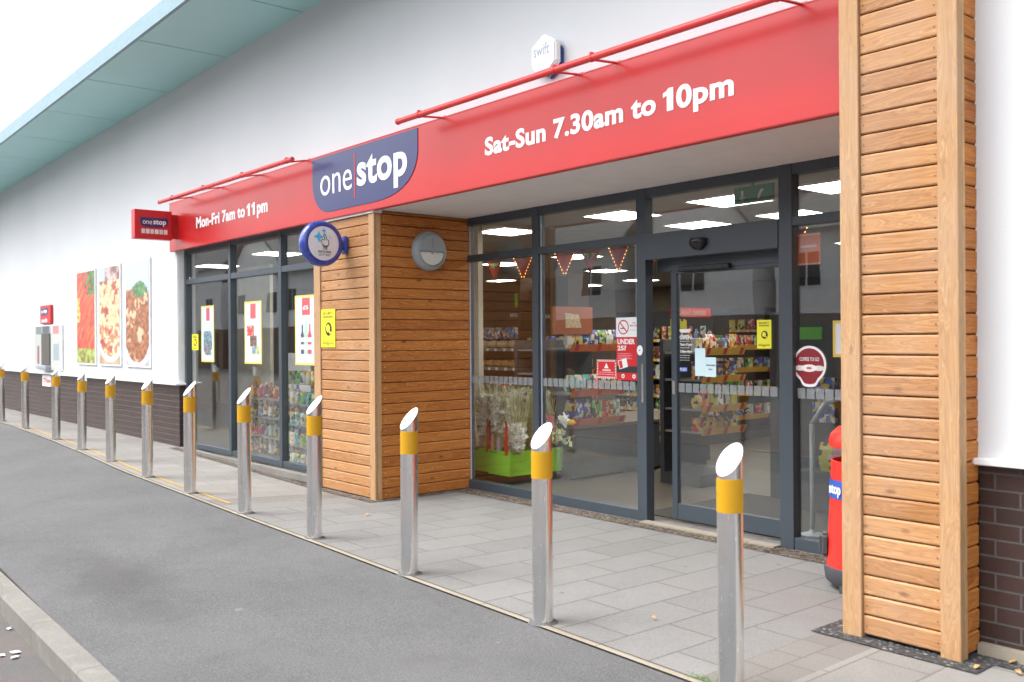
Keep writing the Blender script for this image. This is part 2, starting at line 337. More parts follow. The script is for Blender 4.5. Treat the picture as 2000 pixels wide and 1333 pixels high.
k = gloss('fascia_red', (.50,.013,.013), .30); k.b.inputs['Coat Weight'].default_value = .15; k.b.inputs['Coat Roughness'].default_value = .2
k = gloss('navy_panel', (.028,.034,.135), .3); k.b.inputs['Coat Weight'].default_value = .1; k.b.inputs['Coat Roughness'].default_value = .2
plain('rail_red', (.68,.05,.05), .32, var=.06); plain('sign_red', (.55,.02,.025), .35); plain('sign_white', (.85,.86,.88), .4, var=.02)
plain('lottery_blue', (.03,.055,.33), .25, var=.04, coat=.6); plain('lottery_white', (.72,.72,.78), .3, var=.02); plain('ink', (.02,.02,.025), .5)
plain('sky_blue', (.08,.47,.80), .4); plain('pale_aqua', (.45,.72,.78), .4); plain('lamp_grey', (.30,.345,.37), .42, var=.05); plain('opal', (.66,.66,.62), .35, var=.03)
plain('alarm_blue', (.03,.08,.28), .3); plain('swift_grey', (.38,.43,.52), .5)
plain('bin_red', (.78,.028,.018), .38, var=.04); plain('bin_grey', (.06,.065,.075), .5); plain('bin_inside', (.30,.01,.008), .5)
plain('notice_yellow', (.83,.78,.03), .4, var=.02); plain('flower_green', (.30,.78,.06), .5, var=.05); plain('shop_red', (.55,.02,.02), .4); plain('label_white', (.75,.76,.77), .5, var=.02)
plain('aqua_paper', (.62,.82,.88), .5, var=.02); plain('push_blue', (.03,.09,.42), .4); plain('exit_green', (.01,.24,.12), .5); plain('lime_box', (.12,.50,.04), .5)
plain('orange_strip', (.60,.13,.025), .5); plain('yellow_strip', (.75,.42,.04), .5); plain('shelf_metal', (.22,.22,.22), .5); plain('shelf_dark', (.05,.05,.055), .6); plain('crate_black', (.015,.015,.018), .5)
plain('wood_header', (.11,.075,.05), .7); plain('bunting_red', (.38,.03,.02), .7); plain('egg_green', (.30,.42,.16), .8); plain('egg_label', (.68,.74,.62), .6)
plain('bread', (.45,.25,.09), .7, var=.35, sc=30); plain('bread_bag', (.55,.42,.28), .3, var=.3, sc=40)
plain('leaf_dry', (.45,.25,.10), .8, var=.3, sc=60); plain('litter_white', (.75,.76,.80), .7); plain('litter_blue', (.05,.10,.55), .6); plain('moss', (.09,.20,.03), .9, var=.4, sc=80)
plain('stem_green', (.34,.42,.15), .7, var=.3, sc=20); plain('stem_pale', (.62,.64,.34), .7, var=.3, sc=20); plain('petal_white', (.90,.92,.86), .6, var=.03); plain('petal_red', (.62,.03,.02), .5); plain('petal_pink', (.70,.32,.38), .6); plain('petal_purple', (.10,.02,.16), .6); plain('petal_peach', (.80,.35,.26), .6); plain('petal_mauve', (.48,.36,.46), .6)
plain('house_white', (.90,.90,.91), .85, sc=2); plain('house_grey', (.70,.70,.70), .85); plain('house_window', (.03,.035,.045), .15); plain('house_brick', (.20,.12,.09), .85, sc=20, var=.25); plain('garage_door', (.10,.09,.08), .6)
k = NT('roof_slate'); v = k.coord((1, 1, 1)); wv = k.n('ShaderNodeTexWave'); wv.bands_direction = 'Z'; wv.inputs['Scale'].default_value = 3.2; k.l(v, wv.inputs['Vector']); k.out(k.mix(wv.outputs[0], (.045,.045,.05), (.085,.085,.09)), .7, wv.outputs[0], .6, .02)
plain('teal_soffit', (.38,.69,.70), .42, var=.03, sc=.8); plain('eave_trim', (.17,.29,.34), .4, var=.03)
for nm, colr in dict(pack_red=(.5,.03,.03), pack_blue=(.05,.12,.45), pack_green=(.08,.35,.06), pack_yellow=(.7,.5,.04), pack_orange=(.65,.2,.03), pack_brown=(.14,.06,.04), pack_white=(.6,.6,.58), pack_teal=(.05,.3,.33)).items():
    k = NT(nm); v = k.coord(); oi = k.n('ShaderNodeObjectInfo'); vm = k.n('ShaderNodeVectorMath'); vm.operation = 'ADD'; cb = k.n('ShaderNodeCombineXYZ'); sr = k.math('MULTIPLY', oi.outputs['Random'], 19)
    k.l(sr, cb.inputs[0]); k.l(sr, cb.inputs[1]); k.l(v, vm.inputs[0]); k.l(cb.outputs[0], vm.inputs[1])
    vo = k.n('ShaderNodeTexVoronoi'); vo.inputs['Scale'].default_value = 24; vo.distance = 'CHEBYCHEV'; k.l(vm.outputs[0], vo.inputs['Vector']); sc = k.n('ShaderNodeSeparateColor'); k.l(vo.outputs['Color'], sc.inputs[0])
    c = k.mix(k.math('GREATER_THAN', sc.outputs[0], .72), colr, (.62,.60,.52)); c = k.mix(k.math('GREATER_THAN', sc.outputs[1], .80), c, (.66,.42,.05)); c = k.mix(k.math('GREATER_THAN', sc.outputs[2], .84), c, (.03,.03,.05)); hsv = k.n('ShaderNodeHueSaturation'); k.l(k.rng(oi.outputs['Random'], 0, 1, .46, .54), hsv.inputs['Hue']); k.l(k.rng(oi.outputs['Random'], 0, 1, 1.3, .7), hsv.inputs['Value']); k.l(c, hsv.inputs['Color']); k.out(hsv.outputs[0], .38)
k = NT('shop_floor'); v = k.coord(); b = k.n('ShaderNodeTexBrick'); k.l(v, b.inputs['Vector']); b.offset = 0; b.inputs['Scale'].default_value = 1; b.inputs['Brick Width'].default_value = .6; b.inputs['Row Height'].default_value = .6
b.inputs['Mortar Size'].default_value = .003; b.inputs['Color1'].default_value = (.12,.10,.08,1); b.inputs['Color2'].default_value = (.14,.12,.10,1); b.inputs['Mortar'].default_value = (.1,.09,.08,1); k.out(b.outputs[0], .35)
plain('shop_wall', (.20,.15,.11), .8); plain('ceiling_tile', (.42,.41,.39), .9); plain('dull_orange', (.33,.085,.03), .6); plain('maroon', (.22,.012,.02), .4); plain('mat_dark', (.05,.045,.04), .95)
k = NT('panel_light'); k.b.inputs['Base Color'].default_value = (1,1,1,1); k.b.inputs['Emission Color'].default_value = (1,.96,.86,1); k.b.inputs['Emission Strength'].default_value = 8.0
k = NT('bulb_glow'); k.b.inputs['Base Color'].default_value = (1,.5,.1,1); k.b.inputs['Emission Color'].default_value = (1,.50,.14,1); k.b.inputs['Emission Strength'].default_value = 1.2
k = NT('print'); at = k.n('ShaderNodeAttribute'); at.attribute_name = 'print'; k.l(at.outputs['Color'], k.b.inputs['Base Color']); k.b.inputs['Roughness'].default_value = .4
def glass(name, tint, ior=1.88):
    m_ = bpy.data.materials.new(name); m_.use_nodes = True; t = m_.node_tree; t.nodes.clear()
    o = t.nodes.new('ShaderNodeOutputMaterial'); mi = t.nodes.new('ShaderNodeMixShader'); tr = t.nodes.new('ShaderNodeBsdfTransparent'); gl = t.nodes.new('ShaderNodeBsdfGlossy'); fr = t.nodes.new('ShaderNodeFresnel')
    fr.inputs[0].default_value = ior; gl.inputs['Roughness'].default_value = .0; gl.inputs[0].default_value = (.95,.97,.97,1); tr.inputs[0].default_value = (*tint, 1)
    tc = t.nodes.new('ShaderNodeTexCoord'); nz = t.nodes.new('ShaderNodeTexNoise'); nz.inputs['Scale'].default_value = 1.1; bp = t.nodes.new('ShaderNodeBump'); bp.inputs['Strength'].default_value = .12; bp.inputs['Distance'].default_value = .01
    t.links.new(tc.outputs['Object'], nz.inputs['Vector']); t.links.new(nz.outputs[0], bp.inputs['Height']); t.links.new(bp.outputs[0], gl.inputs['Normal'])
    ge = t.nodes.new('ShaderNodeNewGeometry'); mr = t.nodes.new('ShaderNodeMapRange'); mr.inputs[3].default_value = ior; mr.inputs[4].default_value = 1/ior; t.links.new(ge.outputs['Backfacing'], mr.inputs[0]); t.links.new(mr.outputs[0], fr.inputs[0])
    t.links.new(fr.outputs[0], mi.inputs[0]); t.links.new(tr.outputs[0], mi.inputs[1]); t.links.new(gl.outputs[0], mi.inputs[2]); t.links.new(mi.outputs[0], o.inputs[0]); M[name] = m_
glass('glass', (.965,.98,.975))
def film(name, col, a):
    m_ = bpy.data.materials.new(name); m_.use_nodes = True; t = m_.node_tree; b_ = t.nodes['Principled BSDF']; b_.inputs['Base Color'].default_value = (*col, 1); b_.inputs['Alpha'].default_value = a; b_.inputs['Roughness'].default_value = .5; M[name] = m_
film('frosted_film', (.34,.37,.38), .42); film('cellophane', (.9,.93,.93), .06)

# ---------------------------------------------------------------- ground
ZX = [-60,-18.1,-16.46,-14.36,-13.2,-11.7,-10.1,-8.66,-7.45,-6.2,-4.96,-3.66,-2.42,40]; ZZ = [.2,.159,.146,.126,.1,.1,.1,.09,.07,.05,.025,.01,0,0]
KX = [-60,-20,-17,-15,-13,-12,-10.36,-8.8,-7.5,-5,-3.2,-2.66,40]; KY = [3.72,3.70,3.68,3.62,3.565,3.48,3.35,3.30,3.28,3.27,3.25,3.24,3.20]
def itp(x, X, Y):
    if x <= X[0]: return Y[0]
    for i in range(len(X)-1):
        if x <= X[i+1]:
            t = (x-X[i])/(X[i+1]-X[i]); return Y[i]+(Y[i+1]-Y[i])*t
    return Y[-1]
def zk(x): return itp(x, ZX, ZZ)
def zf(x): return itp(x, [-60,-16,-12.6,-8.7,40], [.12,.095,.088,0,0])
def ky(x): return itp(x, KX, KY)
def gz(x, y):
    k0 = ky(x)
    if y <= k0: return zk(x) * max(0, min(1, (y-1.3)/(k0-1.3)))
    t = min(1, (y-k0)/(4.7-k0)); return zk(x)*(1-t) + zf(x)*t
def xs_(a, b, st=.6):
    n = max(1, round((b-a)/st)); L = [a+(b-a)*i/n for i in range(n+1)]
    return sorted(set(L + [x for x in KX+ZX if a < x < b]))
def sheet(name, x0, x1, yl, yh, ny, dz, mat, **tg):
    X = xs_(x0, x1); V = []; F = []
    for x in X:
        a, b = yl(x), yh(x)
        for j in range(ny+1):
            y = a+(b-a)*j/ny; V.append((x, y, gz(x, y)+dz))
    for i in range(len(X)-1):
        for j in range(ny): p = i*(ny+1)+j; F.append((p, p+ny+1, p+ny+2, p+1))
    mb = MB(); mb.add(V, F); return mb.build(name, mat, **tg)
st_ = dict(kind='structure')
g = MB(); g.box(-260, 160, -260, 200, -.5, -.13); g.build('ground', M['asphalt'], **st_)
K1 = lambda x: ky(x)+.045
sheet('pavement', -7.95, -2.66, K1, lambda x: 6.0, 8, 0, M['paving_grey'], **st_)
sheet('pavement_band', -2.66, -2.36, K1, lambda x: 6.0, 8, .0, M['paving_band'], **st_)
sheet('pavement_band', -8.27, -7.95, K1, lambda x: 4.9, 8, .0, M['paving_band'], **st_)
sheet('pavement_pale', -2.36, 12, K1, lambda x: 4.9, 8, 0, M['paving_cream'], **st_)
sheet('pavement_pale', -60, -8.27, K1, lambda x: 4.9, 8, 0, M['paving_cream'], **st_)
sheet('edging_strip', -60, 12, lambda x: ky(x), K1, 1, .003, M['edging_stone'], **st_)
sheet('edging_joint', -60, 12, lambda x: ky(x)+.037, lambda x: ky(x)+.047, 1, .0045, M['joint_dirt'], **st_)
sheet('asphalt_footway', -60, 30, lambda x: 1.44-.0355*(x+7.16) if x > -40 else 2.6, lambda x: ky(x)+.002, 6, -.006, M['asphalt'], **st_)
# kerb by the road
kb = MB(); V = []; F = []; X = [-40+1.0*i for i in range(60)]
for x in X:
    a = 1.30-.024*(x+7.16); b_ = 1.445-.0355*(x+7.16)+.004; b_ = a+.12
    for y, z in ((a+.0, -.14), (a+.002, -.012), (a+.016, .006), (b_-.005, .006), (b_, -.02)): V.append((x, y, z))
for i in range(len(X)-1):
    for j in range(4): p = i*5+j; F.append((p, p+5, p+6, p+1))
kb.add(V, F); kb.build('kerb', M['kerb_stone'], **st_)
sheet('footway_back_strip', -40, 19, lambda x: 1.30-.024*(x+7.16)+.13, lambda x: 1.47-.024*(x+7.16), 1, -.010, M['joint_dirt'], **st_)
mb = MB(); mb.add([(-60,-7,-.115),(30,-7,-.115),(30,.70,-.115),(-60,3.2,-.115)], [(0,1,2,3)]); mb.build('road', M['road_surface'], **st_)
# yellow line between the left bollards
sheet('yellow_line', -17.5, -8.0, lambda x: ky(x)+.15, lambda x: ky(x)+.19, 1, .004, M['yellow_line'], **st_)
# drain channels
def strip(nm, x0, x1, y0, y1, mat, dz=.004):
    return sheet(nm, x0, x1, lambda x: y0, lambda x: y1, 2, dz, mat, **st_)
strip('drain_channel', -7.60, -2.66, 5.60, 5.80, M['drain_grit'])
strip('drain_channel', -12.6, -7.52, 4.60, 4.705, M['drain_grit'], .005)
strip('drain_channel', -7.585, -7.50, 4.705, 5.60, M['drain_grit'], .006)
strip('drain_grating', -2.70, -1.87, 4.26, 4.75, M['pebble_grate'], .006)
strip('drain_grating', -1.87, 6, 4.44, 4.53, M['pebble_grate'], .006)
mb = MB(); mb.box(-12.66, -8.77, 4.72, 4.80, .02, .088); mb.build('threshold_kerb', M['kerb_stone'], **st_)
mb = MB(); mb.box(-1.985, 6, 4.535, 4.581, -.05, .055); mb.build('threshold_kerb', M['edging_stone'], **st_)
mb = MB(); mb.box(-5.21, -3.93, 5.74, 5.83, -.05, .016); mb.build('door_threshold', M['edging_stone'], **st_)

# ---------------------------------------------------------------- building
B = thing('supermarket_building', (-7.6, 4.75, 0), 'white rendered supermarket building with teal eave, timber clad piers and dark brick plinth', 'building')
ZR = lambda x: 4.81+.0125*(x+22.9)
w = MB()
w.box(-23.4, -12.65, 4.75, 5.0, .95, 2.80)
w.add([(-23.4,4.75,2.80),(8,4.75,2.80),(8,5.0,2.80),(-23.4,5.0,2.80),(-23.4,4.75,4.9),(8,4.75,5.3),(8,5.0,5.3),(-23.4,5.0,4.9)], [(3,2,1,0),(4,5,6,7),(0,1,5,4),(1,2,6,5),(2,3,7,6),(3,0,4,7)])
w.box(-2.2, -1.995, 4.75, 5.0, .90, 2.80); w.box(-1.994, 8, 4.562, 5.0, .90, 5.2)
w.box(-23.4, -23.1, 5.0, 19, .95, 4.8)
w.build('wall', M['render'], B)
w = MB(); w.box(-23.39, -12.655, 4.77, 4.98, -.05, .93); w.box(-23.39, -23.12, 4.98, 19, -.05, .95); w.build('brick_plinth', M['plinth_brick'], B)
w = MB(); w.box(-1.995, 8, 4.582, 4.98, -.05, .898); w.build('brick_plinth', M['plinth_brick'], B)
w = MB(); w.box(-23.41, -12.60, 4.70, 4.99, .925, .955); w.build('plinth_capping', M['white_metal'], B, bevel=.004)
w = MB(); w.box(-2.0, 8, 4.515, 4.99, .899, .93); w.build('plinth_capping', M['white_metal'], B, bevel=.004)
# eave
w = MB(); ys = (3.66, 4.752)
JX = [8, 2.8, .85, -1.1, -3.05, -5.0, -7.0, -9.02, -10.95, -12.9, -14.9, -16.85, -18.8, -20.8, -22.8, -24.8, -26.8, -30]
for a, b_ in zip(JX[1:], JX[:-1]):
    a += .011; b_ -= .011
    w.add([(a,ys[0],ZR(a)),(b_,ys[0],ZR(b_)),(b_,ys[1],ZR(b_)),(a,ys[1],ZR(a)),(a,ys[0],ZR(a)+.02),(b_,ys[0],ZR(b_)+.02),(b_,ys[1],ZR(b_)+.02),(a,ys[1],ZR(a)+.02)], [(3,2,1,0),(4,5,6,7),(0,1,5,4),(1,2,6,5),(2,3,7,6),(3,0,4,7)])
ev = w.build('roof_eave', M['teal_soffit'], B)
w = MB()
for x0, x1 in ((-30, 8),):
    def q(y0, y1, za, zb):
        w.add([(x0,y0,ZR(x0)+za),(x1,y0,ZR(x1)+za),(x1,y1,ZR(x1)+za),(x0,y1,ZR(x0)+za),(x0,y0,ZR(x0)+zb),(x1,y0,ZR(x1)+zb),(x1,y1,ZR(x1)+zb),(x0,y1,ZR(x0)+zb)], [(3,2,1,0),(4,5,6,7),(0,1,5,4),(1,2,6,5),(2,3,7,6),(3,0,4,7)])
    q(3.62, 3.66, -.025, .17)
w.build('eave_trim', M['eave_trim'], ev)
w = MB(); w.add([(-30,3.64,ZR(-30)+.03),(8,3.64,ZR(8)+.03),(8,19,ZR(8)+.6),(-30,19,ZR(-30)+.6),(-30,3.64,ZR(-30)+.06),(8,3.64,ZR(8)+.06),(8,19,ZR(8)+.65),(-30,19,ZR(-30)+.65)], [(3,2,1,0),(4,5,6,7),(0,1,5,4),(1,2,6,5),(2,3,7,6),(3,0,4,7)]); w.build('roof_sheet', M['dark_gap'], ev)
# porch soffit and lintel over left windows
w = MB(); w.box(-7.62, -2.1, 4.735, 5.95, 2.742, 2.798); w.build('porch_ceiling', M['porch_soffit'], B)
w = MB(); w.box(-12.649, -8.6, 4.735, 5.05, 2.762, 2.798); w.build('window_head', M['porch_soffit'], B)
w = MB(); w.box(-12.649, -12.64, 4.76, 4.86, .956, 2.761); w.build('window_reveal', M['white_metal'], B)
# timber cladding
def planks_x(w, x0, x1, yf, z0, z1, p=.1003):
    z = z0
    while z < z1-.02:
        t = min(z+p-.007, z1)
        w.add([(x0,yf+.006,z),(x1,yf+.006,z),(x1,yf+.03,z),(x0,yf+.03,z),(x0,yf+.002,z+.006),(x1,yf+.002,z+.006),(x0,yf,t-.008),(x1,yf,t-.008),(x0,yf+.008,t),(x1,yf+.008,t),(x1,yf+.03,t),(x0,yf+.03,t)],
              [(0,1,5,4),(4,5,7,6),(6,7,9,8),(8,9,10,11),(3,2,1,0),(3,11,10,2),(0,4,6,8,11,3),(1,2,10,9,7,5)]); z += p
def planks_y(w, xf, sgn, y0, y1, z0, z1, p=.1003):
    z = z0
    while z < z1-.02:
        t = min(z+p-.006, z1); a = xf
        w.add([(a-sgn*.006,y0,z),(a-sgn*.006,y1,z),(a-sgn*.03,y1,z),(a-sgn*.03,y0,z),(a-sgn*.002,y0,z+.006),(a-sgn*.002,y1,z+.006),(a,y0,t-.008),(a,y1,t-.008),(a-sgn*.008,y0,t),(a-sgn*.008,y1,t),(a-sgn*.03,y1,t),(a-sgn*.03,y0,t)],
              [(0,1,5,4),(4,5,7,6),(6,7,9,8),(8,9,10,11),(3,2,1,0),(3,11,10,2),(0,4,6,8,11,3),(1,2,10,9,7,5)]); z += p
w = MB(); planks_x(w, -8.63, -7.69, 4.725, .012, 2.71)
bx = w.build('timber_box', M['timber_front'], B)
w = MB(); w.box(-8.77, -7.63, 4.757, 4.80, .0, 2.72); w.box(-7.66, -7.64, 4.80, 5.86, .0, 2.73); w.build('backing_board', M['dark_gap'], bx)
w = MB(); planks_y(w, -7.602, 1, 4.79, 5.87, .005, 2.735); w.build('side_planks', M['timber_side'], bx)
w = MB(); w.box(-8.765, -8.633, 4.712, 4.755, .0, 2.708); w.build('corner_board', M['timber_front_vertical'], bx, bevel=.003)
w = MB(); w.box(-7.687, -7.59, 4.710, 4.735, .0, 2.708); w.build('corner_board', M['timber_front_vertical'], bx, bevel=.003)
w = MB(); w.box(-7.625, -7.592, 4.738, 4.788, .0, 2.708); w.build('corner_board', M['timber_side_vertical'], bx, bevel=.003)
w = MB(); w.box(-8.785, -7.585, 4.700, 4.80, 2.711, 2.738); w.build('head_trim', M['white_metal'], bx)
w = MB(); w.box(-8.77, -8.64, 4.80, 5.9, .0, 2.73); w.build('return_wall', M['cream_paint'], bx)
w = MB()
for i in range(27):
    for x in (-8.60, -7.72): w.tube((x, 4.7265, .055+i*.1003), (x, 4.7235, .055+i*.1003), .0035, n=8)
w.build('nail_pattern', M['garage_door'], bx)
w = MB()
for i in range(27):
    for y in (4.83, 5.80): w.tube((-7.6035, y, .05+i*.1003), (-7.6005, y, .05+i*.1003), .0035, n=8)
w.build('nail_pattern', M['label_white'], bx)
# pier
w = MB(); planks_x(w, -2.468, -2.077, 4.368, .022, 4.6, .0998)
pr = w.build('timber_pier', M['timber_front'], B)
w = MB()
for i in range(45):
    for x in (-2.452, -2.094): w.tube((x, 4.3695, .065+i*.0998), (x, 4.3665, .065+i*.0998), .003, n=8)
w.build('nail_pattern', M['garage_door'], pr)
w = MB(); w.box(-2.55, -2.02, 4.40, 4.62, .02, 4.55); w.box(-2.50, -2.02, 4.62, 4.76, .02, 4.55); w.build('backing_board', M['dark_gap'], pr)
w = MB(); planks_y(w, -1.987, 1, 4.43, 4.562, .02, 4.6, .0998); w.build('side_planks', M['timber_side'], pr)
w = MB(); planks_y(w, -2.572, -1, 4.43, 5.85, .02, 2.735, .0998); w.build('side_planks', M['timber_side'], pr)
w = MB(); w.box(-2.575, -2.471, 4.352, 4.398, .0, 4.6); w.build('corner_board', M['timber_front_vertical'], pr, bevel=.003)
w = MB(); w.box(-2.074, -1.978, 4.350, 4.396, .005, 4.6); w.build('corner_board', M['timber_front_vertical'], pr, bevel=.003)
w = MB(); w.box(-2.012, -1.980, 4.399, 4.427, .005, 4.6); w.build('corner_board', M['timber_side_vertical'], pr, bevel=.003)

# glazing: frame members are one anthracite aluminium frame; every pane a sub-part
def pane(parent, x0, x1, z0, z1, y):
    w = MB(); w.box(x0, x1, y, y+.008, z0, z1); return w.build('pane', M['glass'], parent)
# left window
w = MB(); yw = 4.85; D = .07
mull = [-12.64, -11.17, -9.80, -8.66]
w.box(-12.64, -8.66, yw, yw+D, .09, .16); w.box(-12.64, -8.66, yw, yw+D, 2.70, 2.76); w.box(-12.64, -8.66, yw-.004, yw+D-.004, 2.285, 2.355)
for i, x in enumerate(mull):
    a, b_ = (x, x+.06) if i == 0 else (x-.06, x) if i == 3 else (x-.035, x+.035)
    w.box(a, b_, yw-.008, yw+D+.004, .092, 2.758)
lw = w.build('window_frame', M['grey_frame'], B, bevel=.002)
for a, b_ in ((-12.58,-11.205),(-11.135,-9.835),(-9.765,-8.72)):
    pane(lw, a+.001, b_-.001, .16, 2.285, yw+.035); pane(lw, a+.001, b_-.001, 2.355, 2.70, yw+.035)
# porch screen
w = MB(); yp = 5.83; D = .08
PX = [(-7.70,-7.615), (-6.61,-6.53), (-5.30,-5.20), (-3.93,-3.82), (-2.66,-2.58)]
for a, b_ in PX: w.box(a, b_, yp-.008, yp+D+.006, 0, 2.745)
w.box(-7.70, -5.25, yp, yp+D, .0, .085); w.box(-3.87, -2.6, yp, yp+D, .0, .085)
w.box(-7.70, -2.6, yp, yp+D, 2.665, 2.745)
w.box(-7.70, -5.25, yp-.004, yp+D-.004, 2.30, 2.365); w.box(-3.87, -2.6, yp-.004, yp+D-.004, 2.30, 2.365)
sf = w.build('shopfront_frame', M['grey_frame'], B, bevel=.002)
w = MB(); w.box(-5.2, -3.93, yp-.016, yp+.14, 2.15, 2.36); w.box(-5.2, -3.93, yp+.14, yp+.2, 2.06, 2.2); w.build('door_header', M['grey_frame'], sf, bevel=.003)
w = MB()
prof = [(0,0),(.045,0),(.055,-.03),(.05,-.07),(.03,-.1),(0,-.11)]
w.lathe([(.0,.02),(.055,.02),(.062,0),(.058,-.03),(.035,-.06),(0.001,-.072)], (-4.634, yp-.03, 2.26), 'z', 24, 1.25); w.build('door_sensor', M['black_plastic'], sf)
for a, b_ in ((-7.615,-6.61),(-6.53,-5.30),(-3.82,-2.66)):
    pane(sf, a+.001, b_-.001, .085, 2.30, yp+.04)
for a, b_ in ((-7.615,-6.61),(-6.53,-5.30),(-5.20,-3.93),(-3.82,-2.66)):
    pane(sf, a+.001, b_-.001, 2.365, 2.665, yp+.04)
w = MB(); w.box(-7.606,-7.598,yp+.02,yp+.034,.09,2.66); w.box(-6.522,-6.514,yp+.02,yp+.034,.09,2.66); w.build('frame_gasket', M['swift_grey'], sf)
def squares(parent, x0, x1, y, z=1.11, s=.062, p=.073):
    w = MB(); x = x0
    while x+s < x1: w.box(x, x+s, y-.0015, y-.0005, z-s/2-.006, z+s/2+.006); x += p
    return w.build('manifestation_squares', M['frosted_film'], parent)
squares(sf, -7.60, -6.62, yp+.04); squares(sf, -6.52, -5.30, yp+.04); squares(sf, -3.81, -2.66, yp+.04)
# sliding door
yd = 5.975
w = MB(); w.box(-5.06, -5.005, yd, yd+.05, .03, 2.12); w.box(-4.03, -3.945, yd, yd+.05, .03, 2.12); w.box(-5.005, -4.03, yd+.002, yd+.048, .03, .16); w.box(-5.005, -4.03, yd+.002, yd+.048, 2.03, 2.12)
dr = w.build('sliding_door', M['grey_frame'], B, bevel=.003)
pane(dr, -5.004, -4.031, .16, 2.03, yd+.02); squares(dr, -5.0, -4.03, yd+.02, 1.105)
w = MB(); w.box(-4.95, -4.45, yd-.05, yd-.002, 2.045, 2.085); w.build('door_closer', M['black_plastic'], dr, bevel=.005)
w = MB(); w.box(-5.047, -5.02, yd-.006, yd, 1.05, 1.16); w.build('lock_plate', M['brushed_steel'], dr)
w = MB(); w.box(-5.245, -5.225, yp-.014, yp-.008, .98, 1.30); w.build('lock_plate', M['brushed_steel'], sf)
# interior shell
w = MB(); w.box(-22.6, 6, 4.93, 19, -.06, -.004); w.build('shop_floor', M['shop_floor'], **st_)
w = MB(); w.box(-22.6, 6, 5.93, 19, 2.87, 2.92); w.box(-22.6, -8.8, 4.95, 5.93, 2.87, 2.92); w.box(-7.7, -2.6, 5.93, 5.96, 2.74, 2.87); w.build('shop_ceiling', M['ceiling_tile'], B)
w = MB(); w.box(-22.6, 6, 18.8, 19, 0, 2.87); w.box(5.8, 6, 5.1, 18.8, 0, 2.87); w.box(-2.55, 5.8, 5.0, 5.1, 0, 2.87); w.box(-22.5, -22.4, 5.1, 18.8, 0, 2.87); w.build('interior_wall', M['shop_wall'], B)
w = MB(); w.box(-9.08, -8.86, 6.95, 7.02, 0, 2.87); w.build('interior_column', M['cream_paint'], B)
w = MB(); w.box(-5.5, -3.6, 6.1, 7.6, -.003, .006); w.build('entrance_mat', M['mat_dark'], label='dark ribbed entrance mat inside the sliding door', cat='mat')

# ---------------------------------------------------------------- signs on the facade
def bez(p0, c, p1, n=10):
    return [((1-t)**2*p0[0]+2*t*(1-t)*c[0]+t*t*p1[0], (1-t)**2*p0[1]+2*t*(1-t)*c[1]+t*t*p1[1]) for t in [i/n for i in range(n+1)]]
def logo(parent, o, u, v, Wd, Hd, n, panel='navy_panel', ink='sign_white', bar='sign_red', thick=.006, first=True):
    """rounded-bottom panel carrying the words one | stop; o = its lower-left corner"""
    o, u, v, n = Vector(o), Vector(u), Vector(v), Vector(n)
    pts = [(0, Hd)] + bez((0, Hd*.55), (.02*Wd, 0), (.19*Wd, 0)) + bez((.62*Wd, 0), (.97*Wd, .0), (Wd, Hd*.62), 14) + [(Wd, Hd)]
    w = MB(); w.prism(pts, o, u, v, n, thick); lp = w.build('logo_panel', M[panel], parent)
    o2 = o + n*thick; d = min(.003, thick)
    text(lp, 'one', o2+u*.09*Wd+v*.30*Hd, u, v, .325*Wd, .355*Hd, M[ink], -.004, d)
    text(lp, 'stop', o2+u*.465*Wd+v*.145*Hd, u, v, .45*Wd, .66*Hd, M[ink], .028, d, space=1.06)
    w = MB(); w.prism([(.437*Wd, .13*Hd), (.447*Wd, .13*Hd), (.447*Wd, .90*Hd), (.437*Wd, .90*Hd)], o2, u, v, n, d*.8); w.build('divider_bar', M[bar], lp)
    return lp
fs = thing('fascia_sign', (-7.6, 4.68, 2.73), 'long glossy red shop fascia with white opening hours and navy logo panel', 'shop sign')
w = MB(); w.box(-12.73, -2.58, 4.68, 4.748, 2.735, 3.38); w.build('panel', M['fascia_red'], fs)
w = MB(); w.box(-12.73, -2.58, 4.684, 4.735, 2.729, 2.735); w.build('bottom_edge', M['shop_red'], fs)
w = MB(); w.box(-12.735, -2.58, 4.676, 4.75, 3.38, 3.386); w.build('top_edge', M['rail_red'], fs)
logo(fs, (-8.705, 4.68, 2.80), UX, UZ, 1.90, .562, (0,-1,0))
def digit_one(x, z, wd, h):
    w = MB(); w.prism([(wd*.38,0),(wd,0),(wd,h),(wd*.55,h),(wd*.30,h*.88),(0,h*.82),(0,h*.62),(wd*.38,h*.70)][::-1], (x, 4.68, z), UX, UZ, (0,-1,0), .004); w.build('digit', M['sign_white'], fs)
for x0_, x1_, z_, h_, s_ in ((-5.864,-4.076,2.966,.148,'Sat-Sun 7.30am to'), (-3.905,-3.461,2.921,.193,'0pm'), (-11.788,-10.335,2.952,.146,'Mon-Fri 7am to'), (-10.015,-9.745,2.906,.152,'pm')):
    text(fs, s_, (x0_, 4.68, z_), UX, UZ, x1_-x0_, h_, M['sign_white'], .034, .004, space=1.05)
digit_one(-4.015, 2.968, .085, .146); digit_one(-10.285, 2.954, .085, .142); digit_one(-10.155, 2.954, .085, .142)
